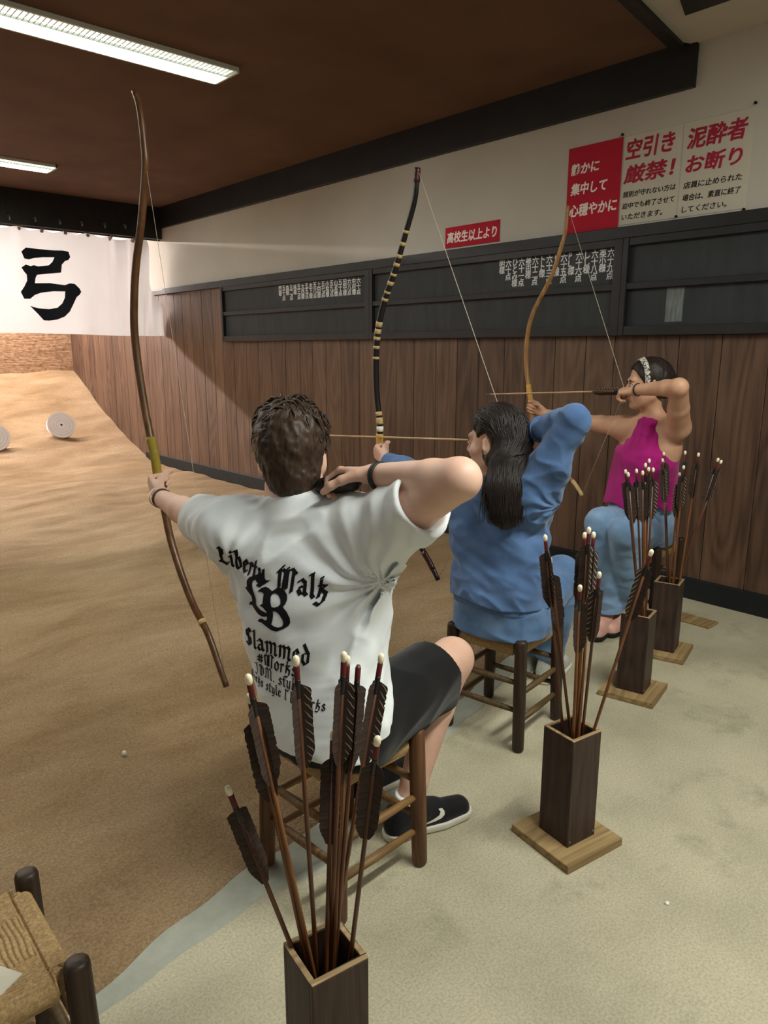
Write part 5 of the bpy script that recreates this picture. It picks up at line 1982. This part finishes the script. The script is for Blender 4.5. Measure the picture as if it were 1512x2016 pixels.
T = Vol((1.80, 1.34, .02), (2.62, 1.95, .62), .004)
T.trunk([((2.03, 1.60, .405), r0, f0, .178, .148), ((2.028, 1.60, .47), r0, f0, .174, .146), ((2.022, 1.60, .52), r0, f0, .168, .140), ((2.02, 1.60, .58), r0, f0, .150, .122)], p=2.3)
for hp, kn, an in ((V(2.06, 1.515, .458), rkn, ran), (V(2.06, 1.69, .458), lkn, lan)):
    T.chain([hp, hp * .5 + kn * .5, kn], [.096, .086, .076], .03)
    T.chain([kn, kn * .6 + an * .4, an + V(0, 0, .02)], [.076, .072, .060], .02)
    T.plane(an + V(0, 0, .015), V(0, 0, -1), R=.15)
T.displace(wrinkle(V(.2, 1, .1), 13, 2.2, .004, 71))
T.put(lambda X, Y, Z: .402 - Z, (1.9, 1.4, .2), (2.22, 1.80, .5), 0, 'int')
T.build('jeans', M_DENIM2, wom, ORG)
shoe(wom, V(2.440, 1.700, 0), V(2.685, 1.740, 0), ORG, M_GREYSHOE, M_SOLEW)
shoe(wom, V(2.420, 1.795, 0), V(2.665, 1.835, 0), ORG, M_GREYSHOE, M_SOLEW)

# long hair
hfv = nrm(hf); huv = nrm(hu - hfv * (hu @ hfv)); hrv = np.cross(hfv, huv)
T = Vol((1.78, 1.36, .80), (2.14, 1.80, 1.28), .0034)
T.ell(PB_(0, -.014, .042), (.082, .104, .094), (hrv, hfv, huv))
T.ell(PB_(0, -.035, -.03), (.074, .078, .085), (hrv, hfv, huv), .04)
T.plane(PB_(0, .060, .05), nrm(hfv - huv * .45), R=.2)
T.plane(PB_(0, .020, -.02), nrm(hfv * 1.0 - huv * .35), R=.2)
T.ell(PB_(-.085, .002, -.006), (.030, .036, .044), (hrv, hfv, huv), .006, 'sub')
T.chain([PB_(.005, -.052, -.02), V(1.930, 1.515, 1.02), V(1.892, 1.490, .94), V(1.882, 1.482, .865)], [.070, .060, .060, .050], .04, flat=(nrm(V(.8, .45, 0)), .5))
T.displace(lambda x, y, z: .004 * vnoise((x + y) * 60, (x - y) * 60, z * 7, 5) + .0025 * vnoise((x + y) * 140, (x - y) * 140, z * 12, 6))
hb_ = T.build('hair', M_HAIR2, wom, ORG)
hb_['org'] = ORG
bh = bvh_of(hb_)
hr = random.Random(9)
locks = []
for i in range(460):
    a = hr.uniform(-1, 1)
    top = PB_(a * .07, hr.uniform(-.09, .05), .0) + huv * .20
    p = on_surface(bh, top, -huv, .002)
    if p is None: continue
    side = a
    end = V(1.872 + hr.uniform(-.012, .02), 1.482, hr.uniform(.825, .91)) + V(.45, -.89, 0) * (side * .062 + hr.uniform(-.02, .02))
    pts = [p]
    mid1 = PB_(side * .090, -.060 + hr.uniform(-.01, .01), .02)
    mid2 = V(1.905, 1.508, 1.0) + V(.45, -.89, 0) * side * .070
    ctrl = [p, mid1, mid2, end]
    sp = spline(ctrl, 5)
    out = []
    cen = [PB_(0, -.01, .03), PB_(0, -.02, -.02), V(2.0, 1.55, 1.0), V(2.0, 1.53, .88)]
    for k, q in enumerate(sp):
        t_ = k / (len(sp) - 1)
        axis = V(2.0, 1.56, q[2]) if q[2] < 1.06 else PB_(0, -.01, max(-.03, min(.03, q[2] - hc[2])))
        dr = nrm(q - axis)
        hs = on_surface(bh, axis + dr * .30, -dr, .0022 + .0015 * math.sin(i + k * .6))
        if hs is not None: q = hs + V(0, 0, 0)
        out.append(q + V(.36, -.93, 0) * .003 * math.sin(i * 1.7 + k * .5))
    fin = [out[0]]
    for q in out[1:]:
        if np.linalg.norm(q - fin[-1]) < .09: fin.append(q)
    ear_ = PB_(-.085, .002, -.006)
    if len(fin) < 4 or min(np.linalg.norm(q - ear_) for q in fin) < .040: continue
    m = len(fin)
    locks.append((fin, [(.0032 if k < m * .7 else .0032 * (1 - (k / (m - 1) - .7) / .3 * .85)) for k in range(m)], None))
lock_mesh('locks', locks, M_HAIR2, hb_, ORG)
face_bits(PB_, wom, ORG, .95, None, M_HAIR2)

# ================================================================== the woman in the magenta top
ORG = (3.45, 1.86, 0.0)
pel, c7 = V(3.50, 1.87, .50), V(3.485, 1.810, 1.06)
dsh, delb, dwr = V(3.405, 1.660, 1.035), V(3.185, 1.565, 1.236), V(3.245, 1.808, 1.212)
bsh, belb, bwr = V(3.405, 1.960, 1.015), V(3.455, 2.225, 1.020), V(3.445, 2.465, 1.050)
rkn, ran = V(3.100, 1.850, .575), V(3.195, 1.850, .10)
lkn, lan = V(3.090, 1.715, .555), V(3.300, 1.800, .10)
hc = V(3.412, 1.836, 1.232)
hf, hu = V(-.70, .71, -.08), V(.06, -.02, 1)
r0, f0 = V(.0, 1, 0), V(-1, 0, 0)
rv = nrm(V(0.05, 1, -.06)); fv = V(-1, .05, 0)
F = Vol((2.86, 1.46, -.01), (3.76, 2.68, 1.40), .0036)
F.trunk([((3.49, 1.865, .47), r0, f0, .165, .125), ((3.475, 1.855, .64), r0, f0, .128, .095), ((3.46, 1.835, .82), rv, fv, .140, .105), ((3.455, 1.818, .95), rv, fv, .150, .092), ((3.458, 1.812, 1.02), rv, fv, .10, .07)])
PM_ = head(F, hc, hf, hu, .97, True)
F.chain([V(3.460, 1.812, 1.0), V(3.435, 1.826, 1.16)], [.052, .047], .03)
F.cone(V(3.46, 1.812, 1.05), dsh, .036, .05, .05)
F.cone(V(3.46, 1.812, 1.05), bsh, .036, .05, .05)
F.ell(V(3.44, 1.73, .93), (.05, .05, .09), None, .05)
arm(F, dsh, delb, dwr, (.058, .048, .039, .037, .025))
arm(F, bsh, belb, bwr, (.056, .045, .037, .036, .025))
hand(F, dwr, V(.05, .95, -.12), V(.35, .05, -.93), V(.9, .1, .35), .9, ((45, 70, 45), (50, 75, 50), (60, 75, 50), (65, 75, 50)), (25, 15, 20))
hand(F, bwr, V(-.16, .82, .36), V(-.95, -.15, .1), V(.05, -.3, .95), .92, ((80, 88, 45),) * 4, (20, 30, 35), 1)
for hp, kn, an, fr in ((V(3.47, 1.95, .48), rkn, ran, V(-1, -.2, 0)), (V(3.47, 1.78, .48), lkn, lan, V(-1, .1, 0))):
    F.chain([hp, hp * .5 + kn * .5, kn], [.085, .072, .054], .04)
    F.chain([kn, kn * .66 + an * .34 + V(.015, 0, 0), an], [.052, .052, .034], .03)
    F.chain([an + V(.02, 0, -.03), an + fr * .06 + V(0, 0, -.04), an + fr * .14 + V(0, 0, -.06)], [.032, .032, .024], .02)
F.put(lambda X, Y, Z: .446 - Z + 0 * (X + Y), (3.33, 1.67, .28), (3.67, 2.02, .42), 0, 'int')
mag = F.build('person', M_SKIN2, None, ORG)
mag['org'] = ORG
tag(mag, 'seated woman in a magenta halter top and patterned headband drawing a bow', 'person')

T = Vol((3.22, 1.58, .54), (3.70, 2.12, 1.14), .0036)
T.trunk([((3.475, 1.862, .60), r0, f0, .188, .155), ((3.465, 1.855, .70), r0, f0, .172, .138), ((3.455, 1.838, .82), rv, fv, .164, .130), ((3.435, 1.822, .89), rv, fv, .152, .118)], p=2.2)
T.cone(V(3.420, 1.818, .89), V(3.425, 1.812, 1.03),   .132, .066, .05, flat=(V(1, 0, 0), .86))
T.cyl(V(3.425, 1.812, .98), V(3.440, 1.812, 1.052), .076, .060, .02)
T.smooth = 9
T.plane(V(3.50, 1.82, .93), V(.75, 0, .6), R=.2)
T.displace(wrinkle(V(0, .1, 1), 15, 4.5, .0042, 81))
T.displace(lambda x, y, z: .004 * np.sin((y - 1.815) * 150) * np.exp(-((z - .99) / .06) ** 2) * (x < 3.44))
T.put(lambda X, Y, Z: (.615 + .01 * np.sin(Y * 30) + .03 * (Y - 1.86)) - Z, (3.2, 1.5, .5), (3.75, 2.2, .7), 0, 'int')
T.trunk([((3.475, 1.862, .56), r0, f0, .180, .147), ((3.472, 1.860, .635), r0, f0, .176, .142)], .006, 'sub')
top = T.build('halter_top', M_MAG, mag, ORG)

T = Vol((2.94, 1.58, .04), (3.74, 2.12, .70), .004)
T.trunk([((3.49, 1.865, .425), r0, f0, .182, .150), ((3.488, 1.865, .52), r0, f0, .176, .142), ((3.478, 1.86, .64), r0, f0, .150, .118)], p=2.3)
for hp, kn, an in ((V(3.46, 1.945, .49), rkn, ran), (V(3.46, 1.785, .49), lkn, lan)):
    T.chain([hp, hp * .5 + kn * .5, kn], [.098, .088, .076], .03)
    T.chain([kn, kn * .6 + an * .4, an + V(0, 0, .02)], [.076, .070, .073], .02)
    T.plane(an + V(0, 0, .012), V(0, 0, -1), R=.15)
    T.cone(an + V(0, 0, -.02), an + V(0, 0, .03), .064, .060, .004, 'sub')
T.displace(wrinkle(V(.2, 1, .1), 13, 2.2, .0045, 91))
T.put(lambda X, Y, Z: .424 - Z, (3.34, 1.68, .2), (3.66, 2.0, .5), 0, 'int')
jn = T.build('jeans', M_DENIM, mag, ORG)
for an in (ran, lan):
    T = Vol(an - .12, an + .13, .0035)
    T.cone(an + V(0, 0, .01), an + V(0, 0, .06), .078, .076, 0)
    T.plane(an + V(0, 0, .010), V(0, 0, -1), R=.15)
    T.plane(an + V(0, 0, .055), V(0, 0, 1), R=.15)
    T.cone(an + V(0, 0, -.02), an + V(0, 0, .03), .066, .062, .004, 'sub')
    T.displace(wrinkle(V(0, 0, 1), 30, 1.5, .002, 95))
    T.build('cuff', M_DENIM, jn, (0, 0, 0)).data.transform(Matrix.Translation(-Vector(ORG)))
shoe(mag, V(3.255, 1.862, 0), V(3.015, 1.800, 0), ORG, M_PINK, M_SOLEB)
shoe(mag, V(3.355, 1.795, 0), V(3.110, 1.790, 0), ORG, M_PINK, M_SOLEB)
wrist_band('hair_tie', dwr - nrm(dwr - delb) * .015, dwr - delb, .0275, M_GLOVE, mag, ORG, .006, .003)

hfv = nrm(hf); huv = nrm(hu - hfv * (hu @ hfv)); hrv = np.cross(hfv, huv)
T = Vol(hc - .19, hc + .19, .0034)
T.ell(PM_(0, -.014, .042), (.082, .106, .093), (hrv, hfv, huv))
T.ell(PM_(0, -.05, .0), (.074, .075, .085), (hrv, hfv, huv), .04)
T.plane(PM_(0, .066, .05), nrm(hfv - huv * .5), R=.2)
T.plane(PM_(0, .022, -.02), nrm(hfv * 1.0 - huv * .5), R=.2)
T.plane(PM_(0, -.06, -.075), nrm(-huv + hfv * .1), R=.2)
T.ell(PM_(0, -.115, .0), (.040, .036, .040), None, .02)
T.displace(lambda x, y, z: .0025 * vnoise((x + y) * 60, (x - y) * 60, z * 14, 5) + .0015 * vnoise((x + y) * 140, (x - y) * 140, z * 30, 6))
hm_ = T.build('hair', M_HAIR2, mag, ORG)
hm_['org'] = ORG
bm_ = bvh_of(hm_)
t = NT('patterned_headband')
v = t.coords()
t.base(t.ramp(t.noise(v, 85, 3, .6, 1.2), [(.44, srgb(222, 216, 202)), (.50, srgb(222, 216, 202)), (.54, srgb(70, 66, 62))]))
t.rough(.8, .2)
M_BAND = t.m
vs, fs = [], []
cc = PM_(0, -.01, .03)
n = 36
for k in range(n + 1):
    a = math.radians(-112 + 224 * k / n)
    for j, off in enumerate((-.020, -.007, .007, .020)):
        dr = nrm(hrv * math.sin(a) + huv * math.cos(a) + hfv * (.42 + off * 8))
        h_ = on_surface(bm_, cc + dr * .3, -dr, .003 if j in (1, 2) else .0015)
        vs.append(tuple(h_ if h_ is not None else cc + dr * .1))
for k in range(n):
    for j in range(3):
        a = k * 4 + j
        fs.append((a, a + 1, a + 5, a + 4))
hbnd = mesh_obj('headband', vs, fs, M_BAND, mag, True, ORG)
md = hbnd.modifiers.new('thickness', 'SOLIDIFY')
md.thickness = .003
face_bits(PM_, mag, ORG, .97, None, M_HAIR2)
